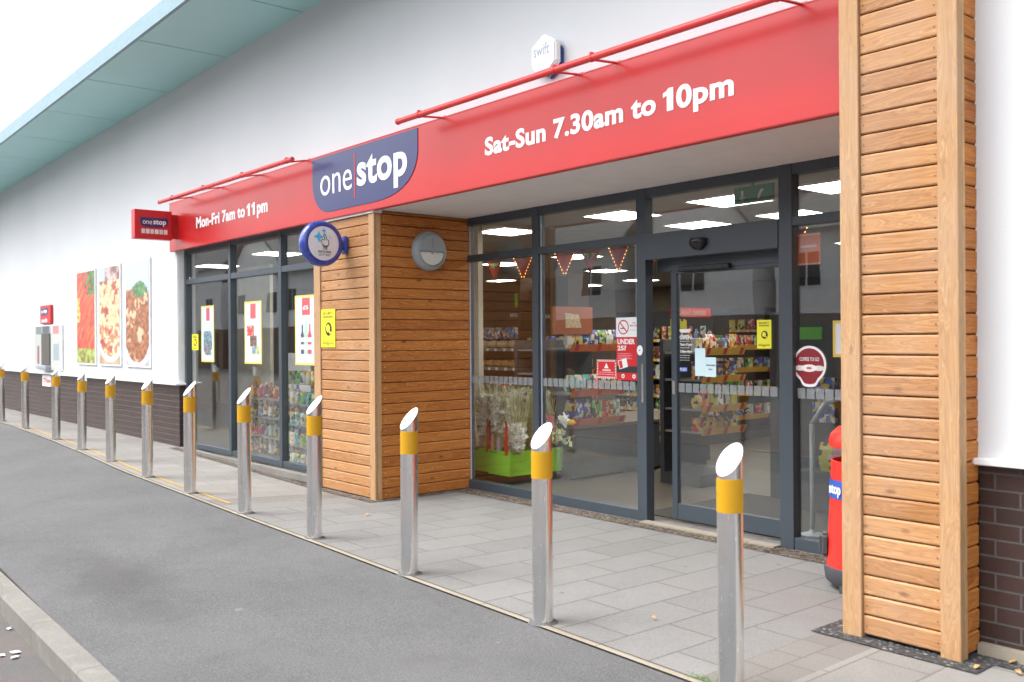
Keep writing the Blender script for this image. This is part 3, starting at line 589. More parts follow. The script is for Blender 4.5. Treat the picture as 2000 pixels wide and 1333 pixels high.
def rail(x0, x1, z, arms, label):
    t = thing('light_rail', ((x0+x1)/2, 4.68, 3.386), label, 'sign light', 'red tubular light rails over the fascia')
    w = MB(); w.tube((x0, 4.45, z), (x1, 4.45, z), .024, n=24); w.lathe([(.0,-.012),(.026,-.012),(.027,.012),(0,.012)], (x0, 4.45, z), 'x', 20)
    w.build('tube', M['rail_red'], t)
    for a in arms:
        w = MB(); w.tube((a, 4.45, z-.012), (a, 4.70, 3.386), .009, n=10); w.lathe([(.0265,-.012),(.0285,-.01),(.0285,.01),(.0265,.012)], (a, 4.45, z), 'x', 20)
        w.box(a-.02, a+.02, 4.70, 4.749, 3.388, 3.402); w.box(a-.006, a+.006, 4.432, 4.468, z+.024, z+.036); w.build('arm', M['rail_red'], t)
rail(-12.45, -8.70, 3.349, (-12.0, -11.0, -9.9, -8.83), 'shorter red tube light rail above the weekday hours')
rail(-6.765, -2.45, 3.375, (-6.449, -4.797, -4.433, -3.0), 'longer red tube light rail above the weekend hours')
# projecting sign
ps = thing('projecting_sign', (-12.5, 4.68, 2.86), 'small red box sign projecting from the left end of the fascia', 'shop sign')
w = MB(); w.box(-12.55, -12.42, 4.115, 4.60, 2.855, 3.235); w.build('sign_box', M['sign_red'], ps, bevel=.006)
w = MB(); w.box(-12.50, -12.46, 4.601, 4.679, 2.88, 3.20); w.build('bracket', M['shop_red'], ps)
logo(ps, (-12.419, 4.185, 3.01), UY, UZ, .365, .125, (1,0,0), thick=.003)
for i in range(6):
    w = MB(); y0 = 4.20+i*.058; w.box(-12.4195, -12.4165, y0, y0+.047, 2.925, 2.985); w.box(-12.4165, -12.4155, y0+.012, y0+.034, 2.94, 2.968)
    w.build('service_icon', M['label_white'] if i % 2 else M['opal'], ps)
# lottery sign
ls = thing('lottery_sign', (-8.05, 4.72, 2.44), 'round white and blue lottery sign bracketed to the timber box', 'sign')
cyy, czz = 4.440, 2.443
w = MB(); w.lathe([(.165,-.055),(.19,-.058),(.212,-.045),(.221,-.02),(.221,.02),(.212,.045),(.19,.058),(.165,.055)], (-8.11, cyy, czz), 'x', 64); w.build('rim', M['lottery_blue'], ls)
w = MB(); w.lathe([(.0,.062),(.08,.060),(.14,.056),(.17,.050),(.17,-.050),(.14,-.056),(0,-.06)], (-8.11, cyy, czz), 'x', 64); lf = w.build('face', M['lottery_white'], ls)
w = MB(); w.box(-8.135, -8.085, 4.63, 4.69, czz-.045, czz+.045); w.box(-8.15, -8.07, 4.68, 4.722, czz-.09, czz+.09); w.build('bracket', M['lottery_blue'], ls, bevel=.012, seg=3)
xf = -8.11+.063
def star(y, z, r, nm, mt):
    pts = []
    for i in range(16):
        a = math.pi/8*i; rr = r*(1 if i % 4 == 0 else .42 if i % 4 == 2 else .52); pts.append((math.cos(a)*rr, math.sin(a)*rr))
    w = MB(); w.prism(pts, (xf, y, z), UY, UZ, UX, .002); return w.build(nm, mt, lf)
star(cyy-.055, czz+.06, .058, 'star', M['sky_blue']); star(cyy+.0, czz+.12, .028, 'star', M['sky_blue']); star(cyy+.062, czz+.06, .026, 'star', M['pale_aqua'])
def stroke(pts, r, nm, mt, parent):
    w = MB()
    for a, b_ in zip(pts[:-1], pts[1:]): w.tube(a, b_, r, n=8)
    return w.build(nm, mt, parent)
arc = lambda cy_, cz_, r, a0, a1, n=9, x=xf: [(x, cy_+r*math.cos(R(a0+(a1-a0)*i/n)), cz_+r*math.sin(R(a0+(a1-a0)*i/n))) for i in range(n+1)]
stroke(arc(cyy+.015, czz+.0, .036, 190, 380), .0035, 'hand_outline', M['ink'], lf)
stroke(arc(cyy+.015, czz-.005, .022, 200, 330), .003, 'hand_outline', M['ink'], lf)
stroke([(xf, cyy-.02, czz+.0), (xf, cyy-.035, czz+.02), (xf, cyy-.02, czz+.035), (xf, cyy+.005, czz+.03)], .003, 'hand_outline', M['ink'], lf)
stroke([(xf, cyy+.012, czz+.03), (xf, cyy-.003, czz+.085), (xf, cyy+.012, czz+.09), (xf, cyy+.03, czz+.04)], .003, 'hand_outline', M['ink'], lf)
stroke([(xf, cyy+.03, czz+.035), (xf, cyy+.05, czz+.03), (xf, cyy+.05, czz+.0)], .003, 'hand_outline', M['ink'], lf)
text(lf, 'THE', (xf-.003, cyy-.013, czz-.062), UY, UZ, .05, .022, M['ink'], .01, .002)
text(lf, 'NATIONAL', (xf-.004, cyy-.060, czz-.092), UY, UZ, .14, .023, M['ink'], .01, .002)
text(lf, 'LOTTERY', (xf-.006, cyy-.055, czz-.121), UY, UZ, .13, .021, M['ink'], .0, .002)
# bulkhead lamp
bl = thing('bulkhead_lamp', (-7.6, 5.335, 2.38), 'round grey half shaded bulkhead lamp on the timber box side', 'wall lamp')
w = MB(); w.lathe([(.195,0),(.195,.03),(.186,.055),(.17,.072),(.148,.078),(.148,.066),(0,.066)], (-7.60, 5.335, 2.38), 'x', 56); w.build('body', M['lamp_grey'], bl)
hp = lambda r, a0, a1, n=24: [(r*math.cos(R(a0+(a1-a0)*i/n)), r*math.sin(R(a0+(a1-a0)*i/n))) for i in range(n+1)]
w = MB(); w.prism(hp(.150, -6, 186), (-7.535, 5.335, 2.39), UY, UZ, UX, .022); w.prism([(-.02,-.004),(.0,-.035),(.02,-.004)], (-7.535, 5.335, 2.378), UY, UZ, UX, .021); w.build('shade', M['lamp_grey'], bl, bevel=.004)
w = MB(); w.prism(hp(.140, -174, -6), (-7.5335, 5.335, 2.38), UY, UZ, UX, .008); w.build('diffuser', M['opal'], bl, bevel=.002)
w = MB(); w.box(-7.513, -7.5115, 5.334, 5.336, 2.41, 2.51); w.build('rib', M['ink'], bl)
# alarm box
ab = thing('alarm_box', (-5.13, 4.75, 3.56), 'white hexagonal alarm bell box above the fascia', 'alarm box')
hexp = [(.155*math.cos(R(90+60*i)), .155*math.sin(R(90+60*i))) for i in range(6)]
w = MB(); w.prism([(a*.92, b_*.92) for a, b_ in hexp], (-5.135, 4.749, 3.575), UX, UZ, (0,-1,0), .03); w.build('back_housing', M['alarm_blue'], ab, bevel=.01, seg=2)
w = MB(); w.prism([(0,.155),(-.134,.077),(-.134,-.077),(-.07,-.125),(.07,-.125),(.134,-.077),(.134,.077)][::-1], (-5.145, 4.718, 3.605), UX, UZ, (0,-1,0), .064) ; cvr = w.build('cover', M['sign_white'], ab, bevel=.012, seg=3)
text(cvr, 'swift', (-5.245, 4.654, 3.60), UX, UZ, .17, .085, M['swift_grey'], .0, .002)
# food panels
def nz2(s, t, sc, sd=0): return mnoise.noise(Vector((s*sc+sd, t*sc*2.6+sd*2.3, sd*.7)))*.75+mnoise.noise(Vector((s*sc*2.7+sd*3, t*sc*7+sd, sd)))*.35
def mixc(a, b, t): t = max(0, min(1, t)); return tuple(x*(1-t)+y*t for x, y in zip(a, b))
def food1(s, t):
    a_, b_ = s*.8+t*1.5, -s*1.0+t*1.9; n = mnoise.noise(Vector((a_*2.0, b_*7.5, 3)))+.3*nz2(s, t, 7, 5); m_ = nz2(s, t, 7, 9)
    c = mixc((.86,.22,.10), (.96,.50,.22), .5+n*1.4)
    if t < .16+.05*n: c = mixc((.45,.62,.12), (.80,.86,.42), .5+m_*1.5)
    elif s+n*.5 > .62 and t > .74: c = mixc((.18,.36,.10), (.45,.60,.20), .5+m_*1.5)
    elif s < .2+.1*n and .45 < t < .72: c = mixc((.95,.80,.25), (.98,.9,.5), .5+m_)
    return mixc(c, (.7,.06,.04), max(0, -m_)*1.2)
def food2(s, t):
    n = nz2(s, t, 4, 14); m_ = nz2(s, t, 9, 3)
    plate = (s-.55)**2/.42+(t-.45)**2/.14
    c = mixc((.93,.78,.50), (.98,.93,.80), .5+m_*1.6)
    if n > .1: c = mixc(c, (.72,.20,.12), min(1, n*3))
    if t < .42 and n+m_ < -.1: c = mixc(c, (.80,.42,.22), .7)
    if t > .86: c = mixc((.88,.80,.80), (.55,.35,.30), .5+n*2) if s > .3 else (.80,.86,.95)
    if plate > 1.0 and t < .4: c = (.93,.94,.97) if plate < 1.35 else mixc((.75,.60,.42), (.88,.80,.68), .5+n)
    return c
def food3(s, t):
    n = nz2(s, t, 4, 24); m_ = nz2(s, t, 9, 33)
    c = mixc((.55,.27,.12), (.80,.50,.24), .5+m_*1.6)
    if n > .18: c = mixc(c, (.92,.82,.66), min(1, n*3))
    if t > .76-.1*abs(s-.4)+.06*m_: c = mixc((.76,.86,.92), (.85,.91,.95), t)
    if (s-.62)**2/.10+(t-.73)**2/.006+m_*.8 < 1: c = mixc((.20,.45,.20), (.45,.68,.40), .5+m_*2)
    r_ = (s-.5)**2/.30+(t-.30)**2/.075
    if t < .26 and r_ > 1: c = (.92,.94,.97) if r_ < 1.5 else mixc((.66,.62,.66), (.82,.84,.90), .5+n)
    return c
for i, (x0, x1, fn, lb) in enumerate(((-17.20, -16.22, food1, 'narrow picture panel of carrots and green leaves, left of the other food pictures'), (-15.97, -14.96, food2, 'picture panel of a pasta plate between the carrot and curry pictures'), (-14.66, -13.67, food3, 'picture panel of a brown stew with green herb garnish nearest the window'))):
    t = thing('food_picture_panel', (x0, 4.745, 1.18), lb, 'wall picture', 'food pictures on the white wall')
    w = MB(); w.box(x0-.03, x1+.03, 4.722, 4.748, 1.14, 2.73); w.build('frame', M['white_metal'], t, bevel=.004)
    printed('picture', (x0, 4.718, 1.17), UX, UZ, x1-x0, 1.53, 80, 150, fn, t)
# cash machine
at_ = thing('cash_machine', (-19.1, 4.75, 1.0), 'cash machine with grey screen surround and red header set in the white wall', 'cash machine')
def atmp(s, t):
    if .28 < s < .62: return (.62,.66,.72) if not (.32 < s < .58) else mixc((.36,.42,.52), (.28,.33,.42), t)
    if s <= .28: return (.60,.35,.36) if (.55 > t > .1 and .1 < s < .2) else ((.50,.55,.50) if (t > .82 and s > .05) else (.80,.82,.80))
    return (.85,.55,.55) if (t > .8 and .7 < s < .92) else ((.66,.72,.76) if (.2 < t < .6 and .72 < s < .92) else (.84,.87,.84))
w = MB(); w.box(-20.05, -18.15, 4.715, 4.748, 1.0, 1.85); w.build('surround', M['white_metal'], at_, bevel=.01)
printed('information_panel', (-20.03, 4.712, 1.02), UX, UZ, 1.86, .81, 60, 40, atmp, at_)
w = MB(); w.box(-19.45, -18.87, 4.69, 4.711, 1.10, 1.70); w.build('screen', M['garage_door'], at_, bevel=.01)
w = MB(); w.box(-19.50, -18.85, 4.62, 4.711, 1.02, 1.09); w.build('keypad_shelf', M['lamp_grey'], at_, bevel=.01)
w = MB(); w.box(-19.55, -18.82, 4.70, 4.748, 1.87, 2.22); hd = w.build('header_sign', M['sign_red'], at_, bevel=.006)
logo(hd, (-19.50, 4.699, 2.03), UX, UZ, .50, .14, (0,-1,0), thick=.003); text(hd, 'cash', (-19.45, 4.699, 1.90), UX, UZ, .42, .08, M['sign_white'], .03, .003)
nt = thing('small_notice', (-19.35, 4.765, .69), 'small pink and white notice on the brick plinth below the cash machine', 'notice')
w = MB(); w.box(-19.64, -19.03, 4.752, 4.768, .69, .90); w.build('plate', M['label_white'], nt); text(nt, 'CCTV in use', (-19.58, 4.752, .76), UX, UZ, .5, .09, M['sign_red'], .02, .002)

# yellow security notices
def eye_icon(parent, o, u, v, r):
    n = Vector(u).cross(Vector(v)); o = Vector(o)
    w = MB(); A = [(r*math.cos(2*math.pi*i/24), r*1.05*math.sin(2*math.pi*i/24)) for i in range(24)]; w.prism(A, o, u, v, n, .0012); ic = w.build('camera_icon', M['ink'], parent)
    w = MB(); w.prism([(a*.55-.12*r, b_*.6+.1*r) for a, b_ in A], o+n*.0012, u, v, n, .001); w.prism([(a*.22+.5*r, b_*.2-.55*r) for a, b_ in A], o+n*.0012, u, v, n, .001); w.build('camera_lens', M['notice_yellow'], ic)
def security(o, wd, ht, label, thick=.004):
    o = Vector(o); t = thing('security_notice', o, label, 'notice', 'yellow security notices')
    w = MB(); w.box(o.x, o.x+wd, o.y-thick, o.y, o.z, o.z+ht); w.build('plate', M['notice_yellow'], t)
    f = o-UY*thick
    text(t, 'SECURITY', f+UX*wd*.14+UZ*ht*.86, UX, UZ, wd*.72, ht*.065, M['ink'], .01, .001); text(t, 'WARNING', f+UX*wd*.14+UZ*ht*.77, UX, UZ, wd*.72, ht*.065, M['ink'], .01, .001)
    eye_icon(t, f+UX*wd*.54+UZ*ht*.48, UX, UZ, wd*.23)
    w = MB(); w.box(f.x+wd*.08, f.x+wd*.92, f.y-.001, f.y, o.z+ht*.145, o.z+ht*.155); w.box(f.x+wd*.1, f.x+wd*.9, f.y-.001, f.y, o.z+ht*.10, o.z+ht*.12); w.box(f.x+wd*.4, f.x+wd*.6, f.y-.001, f.y, o.z+ht*.06, o.z+ht*.075); w.build('small_print', M['ink'], t)
security((-8.625, 4.722, 1.443), .285, .384, 'yellow security warning notice fixed to the timber boards')
security((-12.47, 4.882, 1.40), .21, .21, 'small yellow notice at the left edge of the left window')
security((-4.235, 5.993, 1.425), .125, .215, 'yellow security warning sticker on the sliding door glass')

# window posters
def poster(o, wd, ht, fn, price, label):
    o = Vector(o); t = thing('window_poster', o, label, 'poster', 'offer posters in the left window')
    def f(s, u_):
        if s < .06 or s > .94 or u_ < .035 or u_ > .965: return (.93,.86,.38)
        return fn(s, u_)
    printed('sheet', o, UX, UZ, wd, ht, 44, 110, f, t)
    if price: text(t, price, o+UX*wd*.40+UZ*ht*.79-UY*.0005, UX, UZ, wd*.26, ht*.06, M['label_white'], .03, .001)
paper = (.86,.93,.96)
def pa(s, u_):
    c = paper
    if .40 < s < .68 and .73 < u_ < .96: c = (.84,.30,.34)
    n = nz2(s, u_, 9, 2)
    if .2 < s < .85 and .12 < u_ < .55 and abs(s-.5)+abs(u_-.34)*1.2 < .5+n*.2: c = mixc((.25,.36,.40), (.50,.66,.74), .5+n*1.8); c = mixc(c, (.80,.25,.22), 1 if (n > .25 and u_ < .3) else 0); c = mixc(c, (.45,.60,.25), 1 if (n < -.3 and u_ > .35) else 0)
    return c
def pb(s, u_):
    c = paper
    if .36 < s < .68 and .72 < u_ < .96: c = (.86,.32,.35)
    if .14 < s < .55 and .45 < u_ < .61: c = (.85,.16,.16) if nz2(s, u_, 12, 1) < .2 else (.95,.75,.7)
    if .33 < s < .72 and .28 < u_ < .45: c = mixc((.22,.16,.16), (.62,.40,.30), .5+nz2(s, u_, 10, 5)*2)
    if .45 < s < .85 and .15 < u_ < .29: c = mixc((.30,.55,.85), (.90,.85,.35), .5+nz2(s, u_, 10, 8)*2.5)
    return c
def pc(s, u_):
    c = paper
    if .36 < s < .74 and .71 < u_ < .96: c = (.85,.30,.33)
    for cx_, col, top in ((.36, (.20,.22,.32), .58), (.54, (.72,.86,.80), .63), (.72, (.84,.22,.26), .59)):
        wdt = .035 if u_ > top-.10 else .035+min(.05, (top-.10-u_)*.9)
        if abs(s-cx_) < wdt and .16 < u_ < top: c = col if not (.30 > u_ > .22 or .40 > u_ > .33) else (.92,.92,.90)
    return c
yw2 = 4.8845
poster((-12.17, yw2, 1.245), .42, .735, pa, None, 'pale offer poster with grouped bottles, leftmost in the left window')
poster((-10.83, yw2, 1.24), .47, .75, pb, None, 'offer poster with red and brown packets, middle of the left window')
poster((-9.52, yw2, 1.245), .47, .765, pc, '£5', 'five pound offer poster with three wine bottles beside the timber box')

# door and window stickers
yg = 5.868
def plate(nm, o, wd, ht, mt, label, cat='sticker', thick=.002, group=None):
    o = Vector(o); t = thing(nm, o, label, cat, group); w = MB(); w.box(o.x, o.x+wd, o.y-thick, o.y, o.z, o.z+ht); w.build('sheet', M[mt], t); t['_f'] = 0; return t, o-UY*thick
t, f = plate('no_smoking_sticker', (-5.575, yg, 1.522), .272, .165, 'label_white', 'white no smoking sticker at the top beside the door post')
A = lambda r, n=28: [(r*math.cos(2*math.pi*i/n), r*math.sin(2*math.pi*i/n)) for i in range(n)]
w = MB(); P = A(.062); Q = A(.052); c0 = f+Vector((.085, 0, .083))
V = [c0+UX*a+UZ*b_-UY*.001 for a, b_ in P+Q]; w.add(V, [(i, (i+1) % 28, 28+(i+1) % 28, 28+i) for i in range(28)]); w.obox(c0-UY*.001, (UX-UZ).normalized(), UY, (UX+UZ).normalized(), .055, .0006, .005); w.build('prohibition_ring', M['sign_red'], t)
w = MB(); w.box(c0.x-.034, c0.x+.02, c0.y-.0006, c0.y, c0.z-.014, c0.z-.006); w.build('cigarette', M['ink'], t)
text(t, 'NO', f+Vector((.19, 0, .11)), UX, UZ, .035, .014, M['sign_red'], .01, .0006); text(t, 'SMOKING', f+Vector((.158, 0, .088)), UX, UZ, .095, .014, M['sign_red'], .01, .0006); text(t, 'It is against the law', f+Vector((.16, 0, .05)), UX, UZ, .09, .012, M['swift_grey'], 0, .0006)
t, f = plate('age_check_sticker', (-5.572, yg, 1.155), .268, .365, 'sign_red', 'tall red under 25 age check sticker below the no smoking sticker')
text(t, 'UNDER', f+Vector((.012, 0, .305)), UX, UZ, .20, .045, M['label_white'], .035, .0008); text(t, '25?', f+Vector((.012, 0, .252)), UX, UZ, .10, .042, M['label_white'], .035, .0008)
for i in range(4):
    w = MB(); w.box(f.x+.015, f.x+.16+.02*(i % 2), f.y-.0006, f.y, 1.378-i*.014, 1.382-i*.014); w.build('small_print', M['petal_pink'], t)
w = MB(); w.box(f.x, f.x+.268, f.y-.001, f.y, 1.22, 1.275); w.build('dark_stripe', M['ink'], t)
w = MB(); w.obox(f+Vector((.075,-.0015,.14)), Vector((.97,0,.24)), UY, Vector((-.24,0,.97)), .05, .0008, .038); ic = w.build('identity_card', M['label_white'], t)
w = MB(); w.obox(f+Vector((.052,-.0028,.134)), Vector((.97,0,.24)), UY, Vector((-.24,0,.97)), .018, .0006, .032); w.build('card_photo', M['sign_red'], ic)
for xx in (.075, .20):
    w = MB(); w.prism(A(.018, 16), f+Vector((xx, 0, .035)), UX, UZ, (0,-1,0), .001); w.build('round_mark', M['label_white'], t)
    w = MB(); w.prism(A(.008, 10), f+Vector((xx, -.001, .035)), UX, UZ, (0,-1,0), .001); w.build('round_mark', M['ink'] if xx < .1 else M['sign_red'], t)
t, f = plate('warning_sticker', (-5.808, yg, 1.165), .232, .162, 'label_white', 'red warning sticker with striped border left of the age check sticker')
w = MB(); w.box(f.x+.016, f.x+.216, f.y-.001, f.y, f.z+.016, f.z+.146); w.build('red_field', M['sign_red'], t)
w = MB()
for i in range(9):
    a = .004+i*.026
    for zz in (0, .148): w.prism([(a, zz), (a+.012, zz), (a+.020, zz+.014), (a+.008, zz+.014)], f, UX, UZ, (0,-1,0), .0008)
for i in range(6):
    for xx in (0, .218): w.prism([(xx, .012+i*.024), (xx+.014, .022+i*.024), (xx+.014, .034+i*.024), (xx, .024+i*.024)], f, UX, UZ, (0,-1,0), .0008)
w.build('hazard_stripes', M['sign_red'], t)
w = MB(); w.prism([(-.026,0),(.026,0),(0,.046)], f+Vector((.116,-.001,.088)), UX, UZ, (0,-1,0), .001); w.build('triangle', M['label_white'], t)
text(t, 'WARNING', f+Vector((.066,-.001,.064)), UX, UZ, .10, .016, M['label_white'], .03, .0008); text(t, 'This store uses security dye', f+Vector((.03,-.001,.048)), UX, UZ, .17, .010, M['label_white'], .01, .0008); text(t, 'Cash boxes are protected here', f+Vector((.026,-.001,.030)), UX, UZ, .18, .010, M['label_white'], .01, .0008)
t = thing('round_sticker', (-5.262, 5.82, 1.41), 'small white round sticker on the door post', 'sticker'); w = MB(); w.prism([(a*.75, b_) for a, b_ in A(.042)], (-5.262, 5.820, 1.41), UX, UZ, (0,-1,0), .003); w.build('disc', M['label_white'], t); w = MB(); w.prism(A(.006, 10), (-5.262, 5.817, 1.41), UX, UZ, (0,-1,0), .001); w.build('dot', M['ink'], t)
# opening hours on the door
yh = 5.993
t = thing('opening_hours_sticker', (-4.99, yh, 1.24), 'white opening hours lettering on the sliding door glass', 'sticker')
w = MB(); w.prism([(0,.028)] + bez((0,.018),(.004,0),(.02,0),5)+bez((.085,0),(.104,0),(.108,.018),5)+[(.108,.028)], (-4.985, yh, 1.553), UX, UZ, (0,-1,0), .0015); w.build('logo_plate', M['label_white'], t)
text(t, 'OPEN', (-4.985, yh, 1.497), UX, UZ, .122, .036, M['label_white'], .035, .001)
for s_, z_, w_, h_, b_ in (('Monday to Friday', 1.478, .10, .009, .01), ('7am-11pm', 1.44, .125, .028, .03), ('Saturday & Sunday', 1.425, .10, .009, .01), ('7.30am-10pm', 1.385, .125, .026, .03), ('see our other stores', 1.365, .10, .008, .01), ('open every day', 1.345, .10, .008, .01), ('please ask inside', 1.325, .10, .008, .01)):
    text(t, s_, (-4.983, yh, z_), UX, UZ, w_, h_, M['label_white'], b_, .001)
t, f = plate('push_sticker', (-4.985, yh, 1.235), .078, .038, 'push_blue', 'small blue push sticker on the sliding door glass'); text(t, 'PUSH', f+Vector((.007,0,.007)), UX, UZ, .063, .024, M['label_white'], .02, .001)
t, f = plate('blank_paper_notice', (-4.828, yh, 1.205), .102, .222, 'aqua_paper', 'tall blank pale blue paper notice on the sliding door', 'notice')
t, f = plate('automatic_door_notice', (-4.725, yh, 1.200), .104, .155, 'aqua_paper', 'pale blue paper notice reading automatic door', 'notice'); text(t, 'Automatic', f+Vector((.008,0,.085)), UX, UZ, .09, .018, M['ink'], .01, .0008); text(t, 'door', f+Vector((.032,0,.053)), UX, UZ, .04, .017, M['ink'], .01, .0008)
# coffee sticker
t = thing('coffee_sticker', (-3.713, yg, 1.30), 'round maroon coffee to go sticker with white rim on the right pane', 'sticker')
def blob(k_): return [(.132*k_*e_*math.cos(a), .132*k_*e_*math.sin(a)) for a in [2*math.pi*i/72 for i in range(72)] for e_ in [1+.20*max(0, min(1, (34-abs(math.degrees(a)-270))/16))]]
w = MB(); w.prism(blob(1), (-3.713, yg, 1.315), UX, UZ, (0,-1,0), .002); w.build('rim', M['label_white'], t); w = MB(); w.prism(blob(.87), (-3.713, yg-.002, 1.315), UX, UZ, (0,-1,0), .001); w.build('disc', M['maroon'], t)
for dx, rr in ((-.075,.045),(.075,.045),(0,.062)):
    w = MB(); w.prism([(a, b_*.42) for a, b_ in A(rr)], (-3.713+dx, yg-.003-(.001 if dx == 0 else 0), 1.29), UX, UZ, (0,-1,0), .001); w.build('cup', M['label_white'] if dx == 0 else M['opal'], t)
w = MB(); w.prism([(a, b_*.4) for a, b_ in A(.022)], (-3.713, yg-.0055, 1.29), UX, UZ, (0,-1,0), .001); w.build('coffee', M['orange_strip'], t)
text(t, 'COFFEE TO GO', (-3.79, yg-.003, 1.34), UX, UZ, .155, .026, M['label_white'], .01, .001)
def pd(s, u_):
    if s < .12 or s > .88 or u_ < .07 or u_ > .93: return (.85,.74,.16)
    if .35 < s < .75 and u_ > .35: return (.80,.12,.12) if not (.45 < s < .65 and .42 < u_ < .8) else (.95,.85,.85)
    return (.86,.88,.90)
t = thing('offer_poster', (-3.50, yg, 1.37), 'yellow bordered offer poster half hidden by the timber pier', 'poster'); printed('sheet', (-3.53, yg, 1.37), UX, UZ, .17, .25, 20, 30, pd, t)
t, f = plate('warning_poster', (-3.86+.03, 5.90, 2.02), .19, .22, 'orange_strip', 'orange and white striped warning sheet high in the right pane', 'notice')
w = MB()
for i in range(8):
    a = i*.024
    for zz in (0, .208): w.prism([(a, zz), (a+.011, zz), (a+.019, zz+.012), (a+.008, zz+.012)], f, UX, UZ, (0,-1,0), .0008)
w.build('hazard_stripes', M['label_white'], t)
text(t, 'WARNING', f+Vector((.03,0,.12)), UX, UZ, .13, .02, M['label_white'], .02, .0008)
# exit sign
t = thing('exit_sign', (-4.25, 6.02, 2.5), 'green exit sign hanging behind the pane over the door', 'exit sign')
w = MB(); w.box(-4.52, -4.16, 6.1, 6.12, 2.55, 2.68); w.box(-4.36, -4.34, 6.105, 6.115, 2.68, 2.869); w.build('sign_box', M['exit_green'], t)
w = MB(); w.box(-4.45, -4.43, 6.098, 6.0995, 2.575, 2.65); w.prism([(0,0),(.03,.035),(-.03,.035)], (-4.44, 6.0995, 2.565), UX, UZ, (0,-1,0), .0015); w.prism([(0,0),(.012,0),(.035,.04),(.06,.07),(.03,.07),(.01,.04)], (-4.30, 6.0995, 2.575), UX, UZ, (0,-1,0), .0015); w.build('pictogram', M['label_white'], t)

# ---------------------------------------------------------------- bollards
bx_ = [(-2.477,3.30), (-3.704,3.325), (-4.994,3.345), (-6.275,3.365), (-7.49,3.37), (-8.73,3.385), (-10.01,3.43), (-11.63,3.56), (-13.14,3.655), (-14.55,3.70), (-16.56,3.755), (-18.33,3.775)]
blab = ['steel bollard nearest the camera, cut off by the bottom edge', 'steel bollard in front of the flower display window', 'steel bollard in front of the timber box side, below the lamp', 'steel bollard overlapping the left edge of the timber box', 'steel bollard in front of the middle left window pane', 'steel bollard just right of the brick plinth corner', 'steel bollard in front of the brick plinth, sixth before the window',
        'steel bollard right of the stew picture, seventh from the camera side row', 'steel bollard below the pasta picture', 'steel bollard between the cash machine and the carrot picture', 'steel bollard just left of the cash machine', 'steel bollard farthest away at the left edge of the row']
blab = ['steel bollard nearest the camera, its base cut off by the bottom edge', 'second steel bollard from the camera, in front of the potted flower window', 'third steel bollard from the camera, before the timber box side', 'fourth steel bollard from the camera, at the left edge of the timber box', 'fifth steel bollard from the camera, before the wide left window', 'sixth steel bollard from the camera, by the corner of the brick plinth',
        'seventh steel bollard from the camera, just left of the window', 'eighth steel bollard from the camera, right of the brown stew picture', 'ninth steel bollard from the camera, below the gap between pictures', 'tenth steel bollard from the camera, right of the cash machine', 'eleventh steel bollard from the camera, just left of the cash machine', 'last and farthest steel bollard, at the left edge of the photo']
def mk_bollard():
    t = thing('bollard', (0,0,0), blab[0], 'bollard', 'slant topped steel bollards along the pavement edge'); n = 40; r = .055
    def cut(y): return .985+y*1.15    # slanted top, low towards the road
    V = []; w = MB()
    for i in range(n): a = 2*math.pi*i/n; V.append((r*math.cos(a), r*math.sin(a), -.05))
    for i in range(n): a = 2*math.pi*i/n; V.append((r*math.cos(a), r*math.sin(a), cut(r*math.sin(a))-.003))
    w.add(V, [(i, (i+1) % n, n+(i+1) % n, n+i) for i in range(n)], True); w.build('tube', M['brushed_steel'], t)
    w = MB(); r2 = r*1.02; V = [(r2*math.cos(2*math.pi*i/n), r2*math.sin(2*math.pi*i/n), cut(r2*math.sin(2*math.pi*i/n))-.003+k_) for k_ in (0, .004) for i in range(n)]
    w.add(V[:n], [tuple(range(n))[::-1]]); w.add(V[n:], [tuple(range(n))]); w.add(V, [(i, (i+1) % n, n+(i+1) % n, n+i) for i in range(n)]); w.build('reflective_cap', M['bollard_cap'], t)
    w = MB(); w.lathe([(.0555,-.01),(.0555,.008),(.072,.006),(.082,-.002),(.083,-.01)], (0,0,0), 'z', n); w.build('mortar_collar', M['asphalt'], t)
    w = MB(); w.lathe([(r,.762),(r+.0012,.762),(r+.0012,.905),(r,.905)], (0,0,0), 'z', n); w.build('yellow_band', M['bollard_band'], t)
    return t
b0 = mk_bollard(); b0.location = (*bx_[0], gz(*bx_[0]))
for (x, y), lb in list(zip(bx_, blab))[1:]:
    q = dup(b0, (x, y, gz(x, y)), lb); q.rotation_euler = (R(random.uniform(-.4,.4)), R(random.uniform(-.4,.4)), R(random.uniform(-4,4)))

# litter bin
bn = thing('litter_bin', (-2.93, 5.27, 0), 'red hooded litter bin with dark base half hidden behind the timber pier', 'litter bin')
w = MB(); w.lathe([(.0,.03),(.235,.03),(.258,.05),(.268,.11),(.268,.135),(.258,.14)], (-2.93,5.27,0), 'z', 40); w.box(-3.12,-3.05,5.16,5.23,0,.05); w.box(-2.99,-2.92,5.02,5.09,0,.05); w.box(-2.83,-2.76,5.3,5.37,0,.05); w.build('base', M['bin_grey'], bn)
w = MB(); w.lathe([(.255,.135),(.25,.20),(.232,.50),(.222,.74),(.226,.765),(.214,.768),(.208,.74),(.21,.5)], (-2.93,5.27,0), 'z', 48); w.build('body', M['bin_red'], bn)
w = MB(); w.lathe([(.215,.845),(.232,.85),(.235,.88),(.222,.925),(.18,.965),(.10,.985),(.001,.99)], (-2.93,5.27,0), 'z', 48); w.build('hood', M['bin_red'], bn)
w = MB()
for a in (150, 30, 270): w.obox((-2.93+.185*math.cos(R(a)), 5.27+.185*math.sin(R(a)), .80), Vector((math.cos(R(a)), math.sin(R(a)), 0)), Vector((-math.sin(R(a)), math.cos(R(a)), 0)), UZ, .02, .05, .10)
